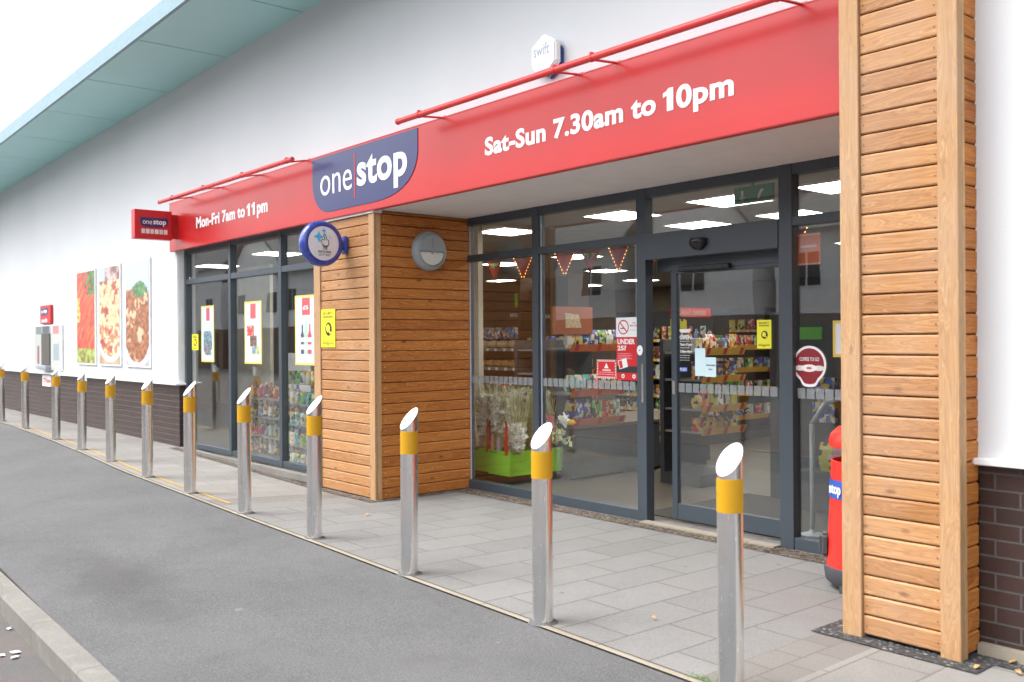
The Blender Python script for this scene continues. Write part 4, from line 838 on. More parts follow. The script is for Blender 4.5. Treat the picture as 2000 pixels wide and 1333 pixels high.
w.build('hood_support', M['bin_red'], bn); w = MB(); w.lathe([(.205,.70),(.1,.70),(.001,.70)], (-2.93,5.27,0), 'z', 32); w.build('liner', M['bin_inside'], bn)
w = MB(); a = R(215); dv = Vector((math.cos(a), math.sin(a), 0)); w.obox(Vector((-2.93,5.27,.255))+dv*.262, dv, Vector((-dv.y, dv.x, 0)), UZ, .03, .055, .07); w.build('wheel_cover', M['bin_grey'], bn, bevel=.02, seg=3)
w = MB(); P = []
for i in range(25):
    a = R(190+80*i/24); P += [(-2.93+.2345*math.cos(a), 5.27+.2345*math.sin(a), .545), (-2.93+.231*math.cos(a), 5.27+.231*math.sin(a), .655)]
w.add(P, [(2*i, 2*i+2, 2*i+3, 2*i+1) for i in range(24)], True); lbz = w.build('label_band', M['push_blue'], bn)
a = R(243); n_ = Vector((math.cos(a), math.sin(a), 0)); u_ = Vector((-n_.y, n_.x, 0)); text(lbz, 'stop', Vector((-2.93, 5.27, .555))+n_*.237-u_*.06, u_, UZ, .12, .075, M['label_white'], .03, .001)

# ---------------------------------------------------------------- flowers behind the glass
st = thing('flower_stand', (-7.8, 6.5, 0), 'low black stand under the green flower boxes', 'display stand'); w = MB(); w.box(-8.2, -7.45, 6.31, 7.05, 0, .088); w.build('top', M['crate_black'], st)
def blobs(w, c, r, n, sc=(1,1,1), rnd=random):
    for _ in range(n):
        p = Vector(c)+Vector((rnd.gauss(0,.5)*sc[0], rnd.gauss(0,.5)*sc[1], rnd.uniform(-1,1)*sc[2])); q = [Vector((rnd.gauss(0,1), rnd.gauss(0,1), rnd.gauss(0,1))).normalized()*r*rnd.uniform(.6,1.2) for _ in range(2)]
        k_ = q[0].cross(q[1]).normalized()*r*.25
        w.add([p-q[0]*.2, p+q[0]*.6+q[1]*.5, p+q[0]*1.3+k_, p+q[0]*.6-q[1]*.5], [(0,1,2,3)])
        w.add([p, p-q[0]*.5+q[1]*.6+k_, p-q[0]*.9, p-q[0]*.4-q[1]*.6], [(0,1,2,3)])
blabs = ['left green cardboard flower box beside the timber wall', 'front right green cardboard flower box with its end showing', 'rear green cardboard flower box behind the right one']
for (x0, y0), lb in zip(((-8.185, 6.30), (-7.805, 6.24), (-7.805, 6.64)), blabs):
    t = thing('flower_box', (x0, y0, .09), lb, 'flower box', 'green flower boxes'); w = MB(); e = .004; X1, Y1 = x0+.360, y0+.365
    w.box(x0, X1, y0, y0+e, .09, .345); w.box(x0, X1, Y1-e, Y1, .09, .345); w.box(x0, x0+e, y0+e, Y1-e, .09, .345); w.box(X1-e, X1, y0+e, Y1-e, .09, .345); w.box(x0+e, X1-e, y0+e, Y1-e, .09, .1); w.build('carton', M['flower_green'], t)
    text(t, 'Gladioli', (x0+.02, y0, .315), UX, UZ, .12, .026, M['ink'], .01, .001); text(t, 'Gladioli', (X1, y0+.03, .315), UY, UZ, .12, .026, M['ink'], .01, .001)
    if y0 < 6.5:
        for dx, mt, h, wd in ((.035,'petal_purple',.22,.032), (.075,'petal_peach',.17,.042), (.18,'petal_mauve',.14,.055), (.305,'petal_red',.36,.045)):
            w = MB(); n = 16; pts = [(-wd*(.75+.25*math.sin(i*1.1+dx*9))*(1-.5*i/n), h*i/n) for i in range(n+1)] + [(wd*(.75+.25*math.cos(i*1.3+dx*7))*(1-.5*i/n), h*i/n) for i in range(n, -1, -1)]
            z0_ = .345-(.04 if dx > .25 else 0)+(.10 if mt == 'petal_purple' else 0)
            w.prism(pts, (x0+dx, y0-.002, z0_), UX, UZ, (0,-1,0), .002); w.build('printed_flower', M[mt], t)
rb = random.Random(5)
kinds = [(-8.08,6.42,'stem_green',None,'bunch of tall bare green stems at the left of the flower display'), (-7.95,6.56,'stem_green',None,'bunch of bare stems left of the white gladioli'), (-7.86,6.44,'stem_pale','petal_white','tall white gladioli bunch in clear wrap, centre of the display'),
         (-7.68,6.50,'stem_green','petal_white','white gladioli bunch right of the tallest one'), (-7.55,6.42,'stem_pale','petal_white','low spreading white lily bunch over the box end'), (-7.50,6.62,'stem_green',None,'bare stem bunch behind the white lilies'), (-7.62,6.85,'stem_pale','petal_white','white flower bunch at the back of the display'), (-7.99,6.39,'stem_pale','petal_white','short white blossoms rising beside the left flower box'), (-7.72,6.72,'stem_pale','petal_white','tall white gladioli behind the front bunches'), (-7.95,6.85,'stem_green',None,'bare stem bunch at the back left')]
for x, y, smt, pm, lb in kinds:
    t = thing('flower_bunch', (x, y, .10), lb, 'flowers', 'flower bunches in the window'); w = MB(); tops = []
    for _ in range(34):
        a = rb.uniform(0, 6.28); sp = rb.uniform(.02,.13); H = rb.uniform(.62,.92); p1 = Vector((x+sp*1.5*math.cos(a), y+sp*math.sin(a), .1+H)); tops.append(p1)
        w.tube((x+.02*math.cos(a), y+.02*math.sin(a), .1), p1, .0055, .003, 5, False)
        for _k in range(3):
            q = Vector((x, y, .1)).lerp(p1, rb.uniform(.5,1)); d_ = Vector((rb.gauss(0,.03), rb.gauss(0,.03), rb.uniform(.06,.16))); s_ = Vector((rb.gauss(0,1), rb.gauss(0,1), 0)).normalized()*.006
            w.add([q-s_, q+s_, q+d_], [(0,1,2)])
    w.build('stems', M[smt], t)
    if pm:
        w = MB(); low = 'lily' in lb
        for _ in range(9):
            c_ = Vector((x+rb.gauss(.03 if low else 0,.05), y-.03+rb.gauss(0,.04), rb.uniform(.38,.55) if low else rb.uniform(.55,.85))); blobs(w, c_, .050, 60, (.05,.04,.10), rb)
        w.build('blossoms', M[pm], t)
    w = MB(); n = 14; P = []
    for k_ in (0,1,2):
        for i in range(n): a = 6.283*i/n; rr = (.05,.10,.14)[k_]*(1+.12*math.sin(i*3.1)); P.append((x+rr*1.2*math.cos(a), y+rr*math.sin(a), (.3,.62,.98)[k_]+.03*math.sin(i*2.2)))
    w.add(P, [(j*n+i, j*n+(i+1) % n, (j+1)*n+(i+1) % n, (j+1)*n+i) for j in (0,1) for i in range(n)], True); w.build('wrapper', M['cellophane'], t)
    w = MB(); w.obox((x+.02, y-.10, .90+rb.uniform(-.06,.06)), UX, UY, UZ, .022, .001, .03); w.build('price_tag', M['label_white'], t)
t = thing('flower_bunch', (-7.0, 6.55, .4), 'pink and white lily bunch with orange bud, right of the window post', 'flowers'); w = MB()
for i in range(7):
    a = rb.uniform(-.3,.35); w.tube((-7.42, 6.5, .35), (-7.0+rb.uniform(-.12,.22), 6.5+a*.5, .62+rb.uniform(-.14,.10)), .005, .003, 5, False)
blobs(w, (-6.98,6.5,.52), .05, 30, (.12,.06,.06), rb); w.build('stems', M['stem_pale'], t)
w = MB(); blobs(w, (-7.12,6.46,.66), .035, 70, (.09,.06,.06), rb); w.build('blossoms', M['petal_pink'], t)
w = MB(); blobs(w, (-6.86,6.46,.70), .035, 40, (.05,.05,.05), rb); w.build('blossoms', M['petal_white'], t)
w = MB(); w.lathe([(.001,-.06),(.028,-.02),(.03,.02),(.001,.07)], (-6.76,6.46,.68), 'x', 10); w.build('bud', M['yellow_strip'], t)

# ---------------------------------------------------------------- shop interior
def lights():
    t = thing('ceiling_light', (0,0,2.86), 'square glowing ceiling light panel inside the shop', 'ceiling light', 'square ceiling light panels'); w = MB(); w.box(-.30,.30,-.30,.30,2.858,2.866); w.build('diffuser', M['panel_light'], t)
    w = MB()
    for a in ((-.312,-.30,-.312,.312), (.30,.312,-.312,.312), (-.30,.30,-.312,-.30), (-.30,.30,.30,.312)): w.box(*a, 2.853, 2.869)
    w.build('frame', M['white_metal'], t); return t
LP = [(-9.02,7.55,'above the bread window, first behind the glass'), (-7.10,7.58,'upper pane of the second bay'), (-7.12,8.95,'behind the header, left one over the door'), (-5.70,7.62,'beside the exit sign over the door'), (-5.90,9.05,'right of the post over the door'), (-4.52,7.70,'top of the right hand pane'),
      (-11.05,10.72,'second bay, farther row'), (-12.9,10.70,'bread window, second row'), (-16.5,13.7,'bread window, third row'), (-18.5,15.5,'bread window, farthest row'), (-16.8,16.6,'second bay, farthest row'), (-13.0,13.4,'centre of the shop'), (-9.0,10.8,'left of the door gap'), (-7.0,12.5,'behind the sliding door'), (-3.0,9.5,'right side of the shop'), (-14.6,16.2,'back of the shop'),
      (-11.2,6.6,'first behind the left window'), (-13.4,6.6,'left window, left pane'), (-16.2,6.8,'left window, farther left'), (-9.6,13.2,'deep inside, seen over the door'), (-2.0,13,'far right inside the shop')]
l0 = lights(); l0.location = (LP[0][0], LP[0][1], 2.86); l0['label'] = 'glowing ceiling panel ' + LP[0][2]
for x, y, lb in LP[1:]: dup(l0, (x, y, 2.86), 'glowing ceiling panel ' + lb)
def copies(make, pts, **kw):
    first = None
    for p in pts:
        if first is None: first = make(); first.location = p; r = first
        else: r = first.copy(); COL.objects.link(r); r.location = p
    return first
def pack(nm, lab, cat, grp, mt, sx, sy, sz, kind='box'):
    def f():
        w = MB()
        if kind == 'box': w.box(-sx/2, sx/2, -sy/2, sy/2, 0, sz); bv = .004
        elif kind == 'bag':
            n = 7; V = []
            for k_, (fw, fd) in enumerate(((.9,.15),(1,.8),(1,1),(.97,.85),(.95,.12))):
                for i in range(4): a, b_ = ((-1,-1),(1,-1),(1,1),(-1,1))[i]; V.append((a*fw*sx/2, b_*fd*sy/2, sz*k_/4))
            w.add(V, [(3,2,1,0),(16,17,18,19)] + [(k_*4+i, k_*4+(i+1) % 4, k_*4+4+(i+1) % 4, k_*4+4+i) for k_ in range(4) for i in range(4)]); bv = 0
        elif kind == 'can': w.lathe([(.001,0),(sx*.46,0),(sx*.5,.006),(sx*.5,sz-.01),(sx*.43,sz),(.001,sz)], (0,0,0), 'z', 12); bv = 0
        elif kind == 'bottle': w.lathe([(.001,0),(sx*.5,.004),(sx*.5,sz*.6),(sx*.2,sz*.8),(sx*.2,sz),(.001,sz)], (0,0,0), 'z', 12); bv = 0
        elif kind == 'loaf': w.lathe([(.001,-sx/2),(sz*.38,-sx*.42),(sz*.48,0),(sz*.38,sx*.42),(.001,sx/2)], (0,0,sz*.48), 'x', 10); bv = 0
        return w.build(nm, M[mt], None, org=(0,0,0), bevel=bv, label=lab, cat=cat, group=grp)
    return f
rs = random.Random(11)
# shelving facing the street (front = -y)
def shelf_y(x0, x1, y, zs, label, strip, ht, back='shelf_wood', hz=None):
    t = thing('shelf_unit', ((x0+x1)/2, y, 0), label, 'shelving'); w = MB(); w.box(x0, x1, y+.40, y+.44, 0, ht); w.build('back_panel', M[back], t)
    w = MB(); w.box(x0, x0+.02, y, y+.4, 0, ht); w.build('side_panel', M[back], t); w = MB(); w.box(x1-.02, x1, y, y+.4, 0, ht); w.build('side_panel', M[back], t)
    for z in zs:
        w = MB(); w.box(x0+.02, x1-.02, y, y+.4, z-.03, z); s_ = w.build('shelf', M['shelf_metal'], t); w = MB(); w.box(x0+.02, x1-.02, y-.008, y, z-.045, z+.002); w.build('price_strip', M[strip], s_)
        w = MB()
        for i in range(int((x1-x0)/.22)):
            xx = x0+.06+i*.22+rs.uniform(0,.08); w.box(xx, xx+.06, y-.011, y-.008, z-.045, z+.0)
        w.build('price_ticket', M['label_white'], s_)
    return t
u1 = shelf_y(-13.9, -11.45, 9.8, (.40, .756, 1.055, 1.371), 'dark wood bread shelving behind the flower window', 'shelf_metal', 2.5)
u2 = shelf_y(-11.43, -10.30, 9.8, (.45, .793, 1.03, 1.275), 'dark wood egg and tea shelving beside the bread shelves', 'shelf_metal', 2.5)
for u, s_, x, z, wd in ((u1,'BREAD',-12.13,1.89,.33), (u2,'TEA & COFFEE',-11.3,1.85,.62), (u2,'EGGS',-10.72,1.08,.25)): text(u, s_, (x, 10.19 if z > 1.3 else 9.78, z), UX, UZ, wd, .06, M['label_white'], .01, .002)
t, f = plate('menu_poster', (-12.0, 10.19, 2.05), .26, .24, 'lime_box', 'green India menu poster high above the bread shelves', 'poster'); text(t, 'INDIA', f+Vector((.02,0,.03)), UX, UZ, .22, .06, M['yellow_strip'], .02, .001)
rowg = 'products on the shelves inside the shop'
def row(make, x0, x1, y, z, step, jit=.01):
    p = []; x = x0
    while x < x1: p.append((x+rs.uniform(-jit, jit), y+rs.uniform(-jit, jit), z)); x += step
    copies(make, p)
row(pack('bread_loaf','wrapped sliced loaf on the bread shelf','bread','loaves on the bread shelves','bread_bag',.24,.14,.14,'loaf'), -13.7, -11.5, 9.9, 1.371, .25)
row(pack('crisp_bag','dark blue snack bag on the top bread shelf','snack bag',rowg+' top','pack_blue',.15,.08,.20,'bag'), -13.7, -11.6, 10.05, 1.52, .16)
row(pack('bread_loaf','brown crusty loaf on the middle bread shelf','bread','brown loaves','bread',.20,.12,.13,'loaf'), -13.7, -11.5, 9.92, 1.055, .20)
row(pack('cake_box','flat red cake box on the lower bread shelf','cake box','red cake boxes','pack_red',.2,.16,.05), -12.25, -11.7, 9.92, .756, .24)
def eggbox():
    t = thing('egg_box', (0,0,0), 'green egg box with pale label stacked on the egg shelves', 'egg box', 'green egg boxes'); w = MB(); w.box(-.11,.11,-.06,.06,0,.035); w.box(-.1,.1,-.055,.055,.035,.07); w.build('carton', M['egg_green'], t, bevel=.008); w = MB(); w.box(-.07,.07,-.063,-.0601,.01,.06); w.build('label', M['egg_label'], t); return t
e0 = None
for z in (1.275, 1.03):
    for lv in (0, 1):
        for x in (-11.24, -10.98, -10.72):
            p = (x, 9.87, z+lv*.078)
            if e0 is None: e0 = eggbox(); e0.location = p
            else: dup(e0, p)
row(pack('snack_packet','yellow snack packet on the lower egg shelf','snack packet','yellow snack packets','pack_yellow',.12,.05,.14,'bag'), -11.3, -10.4, 9.88, .793, .17)
row(pack('tea_packet','orange tea packet on the top egg shelf','tea packet','orange tea packets','pack_orange',.14,.08,.10), -11.3, -10.5, 9.95, 1.44, .2)
# gondolas with sloped trays facing +x
def gond(x, y0, y1, zs, strip, label, header=None, hcol='orange_strip'):
    t = thing('display_gondola', (x-.2, (y0+y1)/2, 0), label, 'display shelving'); w = MB(); w.box(x-.55, x-.5, y0, y1, 0, 1.5); w.build('back_panel', M['shelf_dark'], t); w = MB(); w.box(x-.5, x-.02, y0, y1, 0, .12); w.build('base', M['shelf_dark'], t)
    for z in zs:
        w = MB(); w.box(x-.48, x, y0, y1, z-.03, z-.01); s_ = w.build('tray', M['shelf_metal'], t); w = MB(); w.add([(x,y0,z-.045),(x,y1,z-.045),(x+.03,y1,z+.03),(x+.03,y0,z+.03),(x-.006,y0,z-.045),(x-.006,y1,z-.045),(x+.024,y1,z+.03),(x+.024,y0,z+.03)], [(0,1,2,3),(7,6,5,4),(0,4,5,1),(3,2,6,7),(0,3,7,4),(1,5,6,2)]); w.build('price_strip', M[strip], s_)
        w = MB()
        for i in range(3): yy = y0+.06+i*(y1-y0-.15)/2; w.add([(x+.002,yy,z-.04),(x+.002,yy+.06,z-.04),(x+.031,yy+.06,z+.028),(x+.031,yy,z+.028)], [(0,1,2,3)])
        w.build('price_ticket', M['shop_red'], s_)
    return t
g1 = gond(-7.3, 6.97, 7.80, (.62, .93, 1.42), 'orange_strip', 'snack display gondola with orange edged shelves in the second bay')
w = MB(); w.box(-7.33, -7.30, 6.72, 7.31, 1.56, 1.855); hh = w.build('header_card', M['dull_orange'], g1); w = MB(); w.prism([(0,0),(.24,0),(.20,.14),(.0,.16)], (-7.299, 6.90, 1.63), UY, UZ, UX, .002); w.build('header_shield', M['bread_bag'], hh)
cols = [('pack_blue','blue','bag'), ('pack_blue','blue','bag'), ('pack_blue','blue','bag'), ('pack_green','green','can'), ('pack_green','green','can'), ('pack_green','green','can'), ('pack_red','red','can'), ('pack_red','red','can'), ('pack_red','red','can'), ('pack_teal','teal','can'), ('pack_teal','teal','can')]
mks = {}
def product(mt, cn, kd, where, sx=.08, sz=.2):
    k_ = (mt, kd, where, sx, sz)
    if k_ not in mks:
        nm = {'bag':'crisp_bag','can':'snack_tube','box':'food_box','bottle':'drink_bottle'}[kd]; mks[k_] = pack(nm, f'{cn} {nm.replace("_"," ")} on the {where}', nm.split('_')[1] if kd != 'can' else 'snack tube', f'{cn} {nm.replace("_"," ")} items on the {where}', mt, sx, .07, sz, kd)(); mks[k_]['used'] = 0
    return mks[k_]
def put(mt, cn, kd, where, p, sx=.08, sz=.2, rz=0):
    o = product(mt, cn, kd, where, sx, sz)
    if o.get('used'): o = o.copy(); COL.objects.link(o)
    else: o['used'] = 1
    o.location = p; o.rotation_euler = (0, 0, rz)
y = 7.01
for i, (mt, cn, kd) in enumerate(cols):
    put(mt, cn, kd, 'snack gondola', (-7.38, y+.03, .61), .105 if kd == 'bag' else .055, .24 if kd == 'bag' else .22, R(90)); y += .115 if kd == 'bag' else .056
y = 7.02
while y < 7.78: put(*rs.choice([('pack_blue','blue'),('pack_yellow','yellow'),('pack_white','white'),('pack_green','green')]), 'bag', 'top tray of the snack gondola', (-7.37, y, 1.41), .11, .2, R(90)); y += .12
y = 7.02
while y < 7.78: put(*rs.choice([('pack_red','red'),('pack_brown','brown'),('pack_teal','teal')]), 'bag', 'middle tray of the snack gondola', (-7.37, y, .92), .11, .2, R(90)); y += .12
t = thing('chest_counter', (-7.5, 7.6, 0), 'low dark chest counter below the snack gondola', 'counter'); w = MB(); w.box(-8.3, -7.26, 6.98, 9.3, .02, .54); w.build('body', M['shelf_dark'], t, bevel=.01); w = MB(); w.box(-8.32, -7.24, 6.96, 9.32, .545, .575); w.build('top', M['wood_header'], t)
t = thing('card_rack', (-6.9, 8.2, 0), 'blue clip strip rack of hanging packets beside the snack gondola', 'display rack'); w = MB(); w.box(-6.95, -6.9, 8.0, 8.25, .35, 1.25); w.build('panel', M['pack_teal'], t)
for i in range(6):
    for j in range(2): w = MB(); w.box(-6.895, -6.87, 8.02+j*.12, 8.11+j*.12, .45+i*.13, .55+i*.13); w.build('packet', M[('pack_orange','pack_white','pack_red')[(i+j) % 3]], t)
g2 = gond(-6.0, 7.55, 8.25, (.57, .80, 1.10, 1.38), 'yellow_strip', 'offer display gondola with yellow edged shelves behind the sliding door')
w = MB(); w.box(-6.04, -6.0, 7.12, 7.70, 1.72, 1.81); hh = w.build('header_card', M['shop_red'], g2); text(hh, 'GREAT OFFERS', (-5.999, 7.20, 1.74), UY, UZ, .42, .045, M['bread_bag'], .01, .001)
w = MB(); w.box(-6.04, -6.0, 7.12, 7.32, 1.56, 1.70); w.build('side_card', M['pack_yellow'], g2)
for zz in (1.38, 1.10, .80, .57):
    y = 7.62
    while y < 8.2: put(*rs.choice([('pack_blue','blue'),('pack_yellow','yellow'),('pack_orange','orange'),('pack_brown','brown'),('pack_red','red'),('pack_white','white')]), rs.choice(['bag','box']), {.57:'bottom',.80:'second',1.10:'third',1.38:'top'}[zz]+' tray of the offer gondola', (-6.12, y, zz-.01), .10, rs.choice([.14,.18]), R(90)); y += .115
# far aisle seen through the door gap
u3 = shelf_y(-11.9, -9.7, 12.5, (.05, .286, .536, .86, 1.16, 1.50), 'far aisle shelving with yellow strips seen through the door gap', 'yellow_strip', 2.0, 'shelf_dark')
for z in (.05, .286, .536, .86, 1.16, 1.50):
    x = -11.8
    while x < -9.8: put(*rs.choice([('pack_red','red'),('pack_blue','blue'),('pack_white','white'),('pack_green','green'),('pack_brown','brown')]), rs.choice(['box','bottle','can']), {.05:'bottom',.286:'second',.536:'third',.86:'fourth',1.16:'fifth',1.50:'top'}[z]+' shelf of the far aisle', (x, 12.6, z), .09, rs.choice([.17,.2,.22])); x += .14
# goods behind the left window
LV = {.0:'floor',.25:'lowest',.5:'middle',.75:'upper',1.0:'top'}
u4 = thing('stock_shelf', (-9.7, 5.6, 0), 'open wire shelf of stacked yellow tubs and jars behind the left window', 'shelving')
for z in (.25,.5,.75,1.0):
    w = MB(); w.box(-10.7, -8.95, 5.3, 5.7, z-.012, z); w.build('shelf', M['shelf_metal'], u4)
w = MB(); w.box(-10.7, -8.95, 5.70, 5.72, .0, 1.3); w.build('back_panel', M['shelf_metal'], u4)
for z in (.0,.25,.5,.75,1.0):
    x = -10.62
    while x < -9.0:
        if x > -9.62: put('pack_yellow','yellow','can',LV[z]+' shelf of the left window rack',(x,5.36,z),.12,.13)
        else: put(*rs.choice([('pack_white','white'),('pack_teal','teal'),('pack_green','green')]), 'can', LV[z]+' shelf of the left window rack', (x,5.36,z), .10, .15)
        x += .135
for z in (.0,.25,.5,.75):
    x = -12.3
    while x < -10.8: put(*rs.choice([('pack_white','white'),('pack_blue','blue'),('pack_red','red'),('pack_brown','brown')]), 'bottle', LV[z]+' shelf of the low bottle counter', (x, 5.65, z), .085, .21); x += .15
u5 = thing('low_counter', (-11.5, 5.7, 0), 'low shelf of mixed bottles behind the middle left pane', 'shelving')
for z in (.25,.5,.75): w = MB(); w.box(-12.4, -10.75, 5.5, 5.9, z-.012, z-.001); w.build('shelf', M['shelf_metal'], u5)
t = thing('display_board', (-12.2, 6.0, 0), 'tall pale board standing inside the left window pane', 'display board'); w = MB(); w.box(-13.6, -12.35, 5.95, 6.0, 0, 2.6); w.build('board', M['cream_paint'], t)
t = thing('display_board', (-11.0, 6.4, 0), 'pale backboard behind the bottles in the left window', 'display board'); w = MB(); w.box(-12.0, -10.4, 5.93, 5.97, 0, 1.35); w.build('board', M['white_metal'], t)
# right bay
u6 = thing('magazine_stand', (-4.6, 7.5, 0), 'dark stand with a bright green sign behind the right pane', 'display stand'); w = MB(); w.box(-5.2, -4.3, 7.55, 8.0, 0, 1.75); w.build('body', M['shelf_dark'], u6); w = MB(); w.box(-4.93, -4.64, 7.53, 7.549, 1.49, 1.60); w.build('green_sign', M['lime_box'], u6)
w = MB(); w.box(-4.72, -4.5, 7.50, 7.549, .75, 1.15); w.build('blue_poster', M['pack_blue'], u6)
t = thing('security_gate', (-3.9, 6.5, 0), 'curved grey security gate inside the right pane', 'security gate'); stroke([(-4.0,6.35,0),(-4.0,6.35,.85),(-3.95,6.45,1.0),(-3.8,6.7,1.08),(-3.6,7.0,1.08),(-3.5,7.1,.95),(-3.5,7.1,0)], .02, 'hoop', M['lamp_grey'], t)
w = MB(); w.lathe([(.001,0),(.09,0),(.09,.012),(.03,.03),(.02,.05)], (-4.0,6.35,0), 'z', 20); w.build('foot', M['lamp_grey'], t)
for j, (x, mt) in enumerate(((-4.25,'pack_yellow'),(-4.12,'petal_pink'),(-4.0,'pack_teal'))):
    put(mt, {'pack_yellow':'yellow','petal_pink':'pink','pack_teal':'teal'}[mt], 'bag', 'floor beside the security gate', (x-.2, 7.3, .35), .13, .25)
t = thing('low_shelf', (-4.3, 7.35, 0), 'low shelf of bright bags behind the right pane', 'shelving'); w = MB(); w.box(-4.7, -3.9, 7.2, 7.5, 0, .349); w.build('body', M['shelf_dark'], t)
# more gondolas deeper in for depth
for i, (x, y0, y1, lb) in enumerate(((-9.6,8.6,9.7,'short left gondola, deeper in the shop'), (-3.4,8.6,12.0,'long gondola on the right'), (-8.4,10.8,13.5,'rear gondola behind the snack display'))):
    gg = gond(x, y0, y1, (.35,.7,1.05,1.38), ('yellow_strip','orange_strip','yellow_strip')[i], lb)
    for zz in (.35,.7,1.05,1.38):
        tr = {.35:'lowest',.7:'second lowest',1.05:'second highest',1.38:'highest'}[zz]+' tray of the '+lb.split(',')[0]; y = y0+.08
        while y < y1-.05: put(*rs.choice([('pack_blue','blue'),('pack_red','red'),('pack_green','green'),('pack_white','white')]), 'box', tr, (x-.12, y, zz-.01), .12, .18, R(90)); y += .24
for i, x in enumerate((-16.5, -14.4, -8.0, -5.9)):
    shelf_y(x, x+1.95, 17.9, (.3,.65,1.0,1.35,1.7), 'back wall shelving bay, ' + ('far left','second from left','third from left','nearest the right')[i], 'yellow_strip', 2.2, 'shelf_dark')
    for zi, z in enumerate((.3,.65,1.0,1.35,1.7)):
        xx = x+.15
        while xx < x+1.85: put(*rs.choice([('pack_red','red'),('pack_white','white'),('pack_yellow','yellow'),('pack_green','green')]), 'box', 'back wall bay ' + ('one','two','three','four')[i] + ' shelf ' + ('one','two','three','four','five')[zi], (xx, 18.05, z), .2, .24); xx += .27
# bunting
def flag(kind):
    t = thing('bunting_flag', (0,0,0), 'red triangular bunting flag with small orange lamps' if kind else 'plain red and green triangular bunting flag', 'bunting flag', 'lamp edged bunting flags' if kind else 'plain bunting flags')
    w = MB(); w.prism([(-.13,0),(.13,0),(0,-.30)], (0,0,0), UX, UZ, UY, .003); w.build('cloth', M['bunting_red'], t)
    w = MB()
    if kind:
        for i in range(7):
            for s_ in (-1,1): w.lathe([(.001,-.008),(.008,0),(.001,.008)], (s_*.13*(1-i/7), -.008, -.30*i/7), 'z', 8)
        w.build('lamps', M['bulb_glow'], t)
    else:
        w.prism([(-.09,-.03),(.09,-.03),(0,-.11)], (0,-.003,0), UX, UZ, (0,-1,0), .002); w.build('patch', M['pack_green'], t)
    return t
fk = {1: None, 0: None}
for fi, (x, k_) in enumerate(((-8.86,0), (-8.33,1), (-7.62,1), (-7.22,0), (-6.80,1), (-6.35,0), (-5.55,1), (-5.15,0), (-4.7,1), (-9.4,1))):
    if fk[k_] is None: fk[k_] = flag(k_); q = fk[k_]; q.location = (x, 7.2, 2.46)
    else: q = dup(fk[k_], (x, 7.2, 2.46))
    q.rotation_euler = (0, 0, R(rs.uniform(10, 30))); q.scale = (.85,.85,.85); q['label'] = ('lamp edged red' if k_ else 'plain red and green')+' bunting flag '+('hanging left in the flower window','hanging right in the flower window','leftmost in the second bay','second from left in the second bay','third from left in the second bay','right side of the second bay','in the door gap','at the left of the sliding door','above the right pane','farthest left behind the timber box')[fi]
w = MB(); pts = [(-9.7+i*.15, 7.2, 2.47+.03*math.sin(i*.8)) for i in range(36)]
for a, b_ in zip(pts[:-1], pts[1:]): w.tube(a, b_, .004, n=5, caps=False)
w.build('bunting_string', M['ink'], label='thin string the bunting flags hang from', cat='string')

# ---------------------------------------------------------------- litter on the ground
lf_ = [(-4.72,4.35,'pale brown leaf'),(-3.35,3.80,'curled brown leaf'),(-1.75,4.40,'orange leaf on the grating'),(-1.82,4.52,'pale leaf on the grating'),(-1.9,4.33,'brown leaf on the grating'),(-6.9,4.2,'small brown leaf'),(-1.70,4.63,'leaf by the brick plinth')]
for i, (x, y, lb) in enumerate(lf_):
    w = MB(); a = rs.uniform(0,6.28); c_, s_ = math.cos(a), math.sin(a); L_ = rs.uniform(.018,.030); z0_ = gz(x, y)+.010
    pts = [(-1,0,.0),(-.3,.5,.006),(.5,.4,.010),(1,0,.004),(.4,-.5,.012),(-.4,-.45,.008)]
    w.add([(x+(p[0]*c_-p[1]*s_)*L_, y+(p[0]*s_+p[1]*c_)*L_, z0_+p[2]) for p in pts], [(0,1,5),(1,2,4,5),(2,3,4)])
    o = w.build('fallen_leaf', M['leaf_dry'], label=lb+(' on the paving' if 'grating' not in lb and 'plinth' not in lb else ''), cat='leaf', group='fallen leaves')
for i in range(16):
    x = -5.85+rs.uniform(-.75,.55); y = 1.16+rs.uniform(-.22,.10); mt = 'litter_blue' if i == 2 else 'litter_white'
    w = MB(); a = rs.uniform(0,6.28); c_, s_ = math.cos(a), math.sin(a); L_ = rs.uniform(.014,.03)
    w.add([(x+(p[0]*c_-p[1]*s_)*L_, y+(p[0]*s_+p[1]*c_)*L_, -.110+p[2]) for p in ((-1,-.6,0),(0,-.8,.006),(1,-.4,.002),(.9,.6,.008),(-.1,.8,.003),(-1,.5,.006))], [(0,1,2,3,4,5)])
    w.build('paper_scrap', M[mt], label=('blue' if mt == 'litter_blue' else 'white')+' paper scrap in the gutter below the kerb', cat='litter', group='blue paper scrap' if mt == 'litter_blue' else 'white paper scraps')
w = MB(); rr = random.Random(3)
for _ in range(120):
    x = -2.62+rr.gauss(0,.05); y = 3.30+rr.gauss(0,.018); z0_ = gz(x, y)+.004; a = rr.uniform(0,6.28); l_ = rr.uniform(.004,.010)
    w.add([(x,y,z0_),(x+l_*math.cos(a),y+l_*math.sin(a),z0_+l_*.9),(x+l_*math.cos(a+.8),y+l_*math.sin(a+.8),z0_+l_*.4)], [(0,1,2)])
w.build('moss_tuft', M['moss'], kind='stuff')

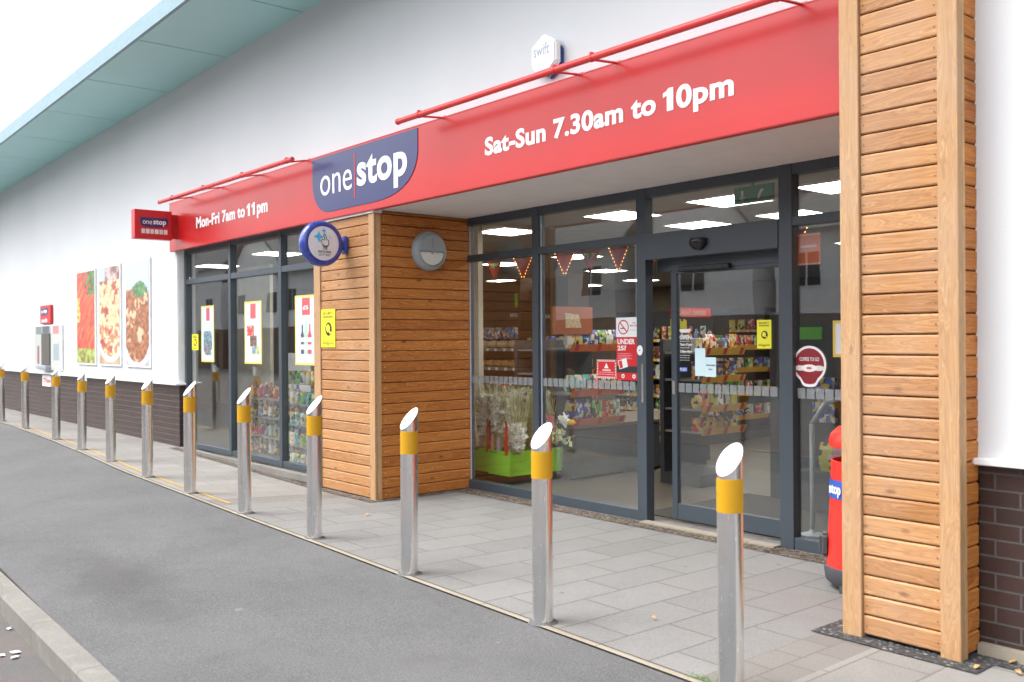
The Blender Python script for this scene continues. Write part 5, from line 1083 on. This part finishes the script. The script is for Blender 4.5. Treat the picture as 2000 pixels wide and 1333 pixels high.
# ---------------------------------------------------------------- the other side of the street, mirrored in the glass
def house(x0, x1, y, h, mt, label, rh=2.0, gable=True, win=2, low='garage_door'):
    t = thing('terraced_house', ((x0+x1)/2, y, -.1), label, 'house', 'houses across the street'); d = 8
    w = MB(); w.box(x0, x1, y-d, y, 2.3, h); 
    if gable: w.prism([(x0+.02,0),(x1-.02,0),((x0+x1)/2,rh)], (0,y-.02,h), UX, UZ, (0,-1,0), d-.1)
    w.build('wall', M[mt], t); w = MB(); w.box(x0+.01, x1-.01, y-d, y-.05, -.12, 2.299); w.build('ground_floor', M['house_brick'], t)
    w = MB(); xm = (x0+x1)/2
    if gable:
        for s_, xa in ((1, x0-.3), (-1, x1+.3)): w.add([(xa,y+.3,h-.25),(xm,y+.3,h+rh+.06),(xm,y-d-.3,h+rh+.06),(xa,y-d-.3,h-.25),(xa,y+.3,h-.1),(xm,y+.3,h+rh+.22),(xm,y-d-.3,h+rh+.22),(xa,y-d-.3,h-.1)], [(0,1,2,3),(7,6,5,4),(0,4,5,1),(1,5,6,2),(2,6,7,3),(3,7,4,0)])
    else:
        w.add([(x0-.2,y+.4,h-.1),(x1+.2,y+.4,h-.1),(x1+.2,y-d/2,h+rh),(x0-.2,y-d/2,h+rh),(x0-.2,y-d-.3,h-.1),(x1+.2,y-d-.3,h-.1)], [(0,1,2,3),(3,2,5,4),(0,3,4),(1,5,2)])
    w.build('roof', M['roof_slate'], t)
    n = win
    for i in range(n):
        xc = x0+(x1-x0)*(i+.5)/n; w = MB(); w.box(xc-.55, xc+.55, y-.02, y+.03, 3.1, 4.3); f_ = w.build('window', M['white_metal'], t)
        for s_ in (-.27,.27): w = MB(); w.box(xc+s_-.23, xc+s_+.23, y+.03, y+.04, 3.16, 4.24); w.build('glazing', M['house_window'], f_)
        w = MB(); w.box(xc-.9, xc+.9, y-.045, y+.0, -.1, 2.05); w.build('garage_door', M[low], t)
hs_ = [(-66,-56,-14,6.2,'house_grey','wide grey house with a dark slate roof at the far end of the opposite row',3.2,False,3), (-55,-47,-14,5.4,'house_white','white gabled house second from the far end across the street',3,True,2), (-46.5,-39,-13,5.2,'house_white','white house with plain eaves across the street',2.4,False,2), (-38.5,-32,-14,5.6,'house_white','tall white gabled house across the street',3.2,True,1), (-31.5,-24,-13.5,5.0,'house_grey','grey rendered house in the middle of the opposite row',2.4,False,3),
       (-23.5,-18.5,-14,5.3,'house_white','narrow white gabled house opposite the door',2.8,True,1), (-18,-10,-14.5,5.0,'house_white','wide white house opposite the entrance',2.3,False,3), (-9.5,-4,-13.5,5.4,'house_grey','grey gabled house behind the photographer to the left',2.8,True,2), (-3,5,-15,5.0,'house_white','white house straight across the street from the pier',2.4,False,2)]
for a in hs_: house(*a[:6], rh=a[6], gable=a[7], win=a[8])
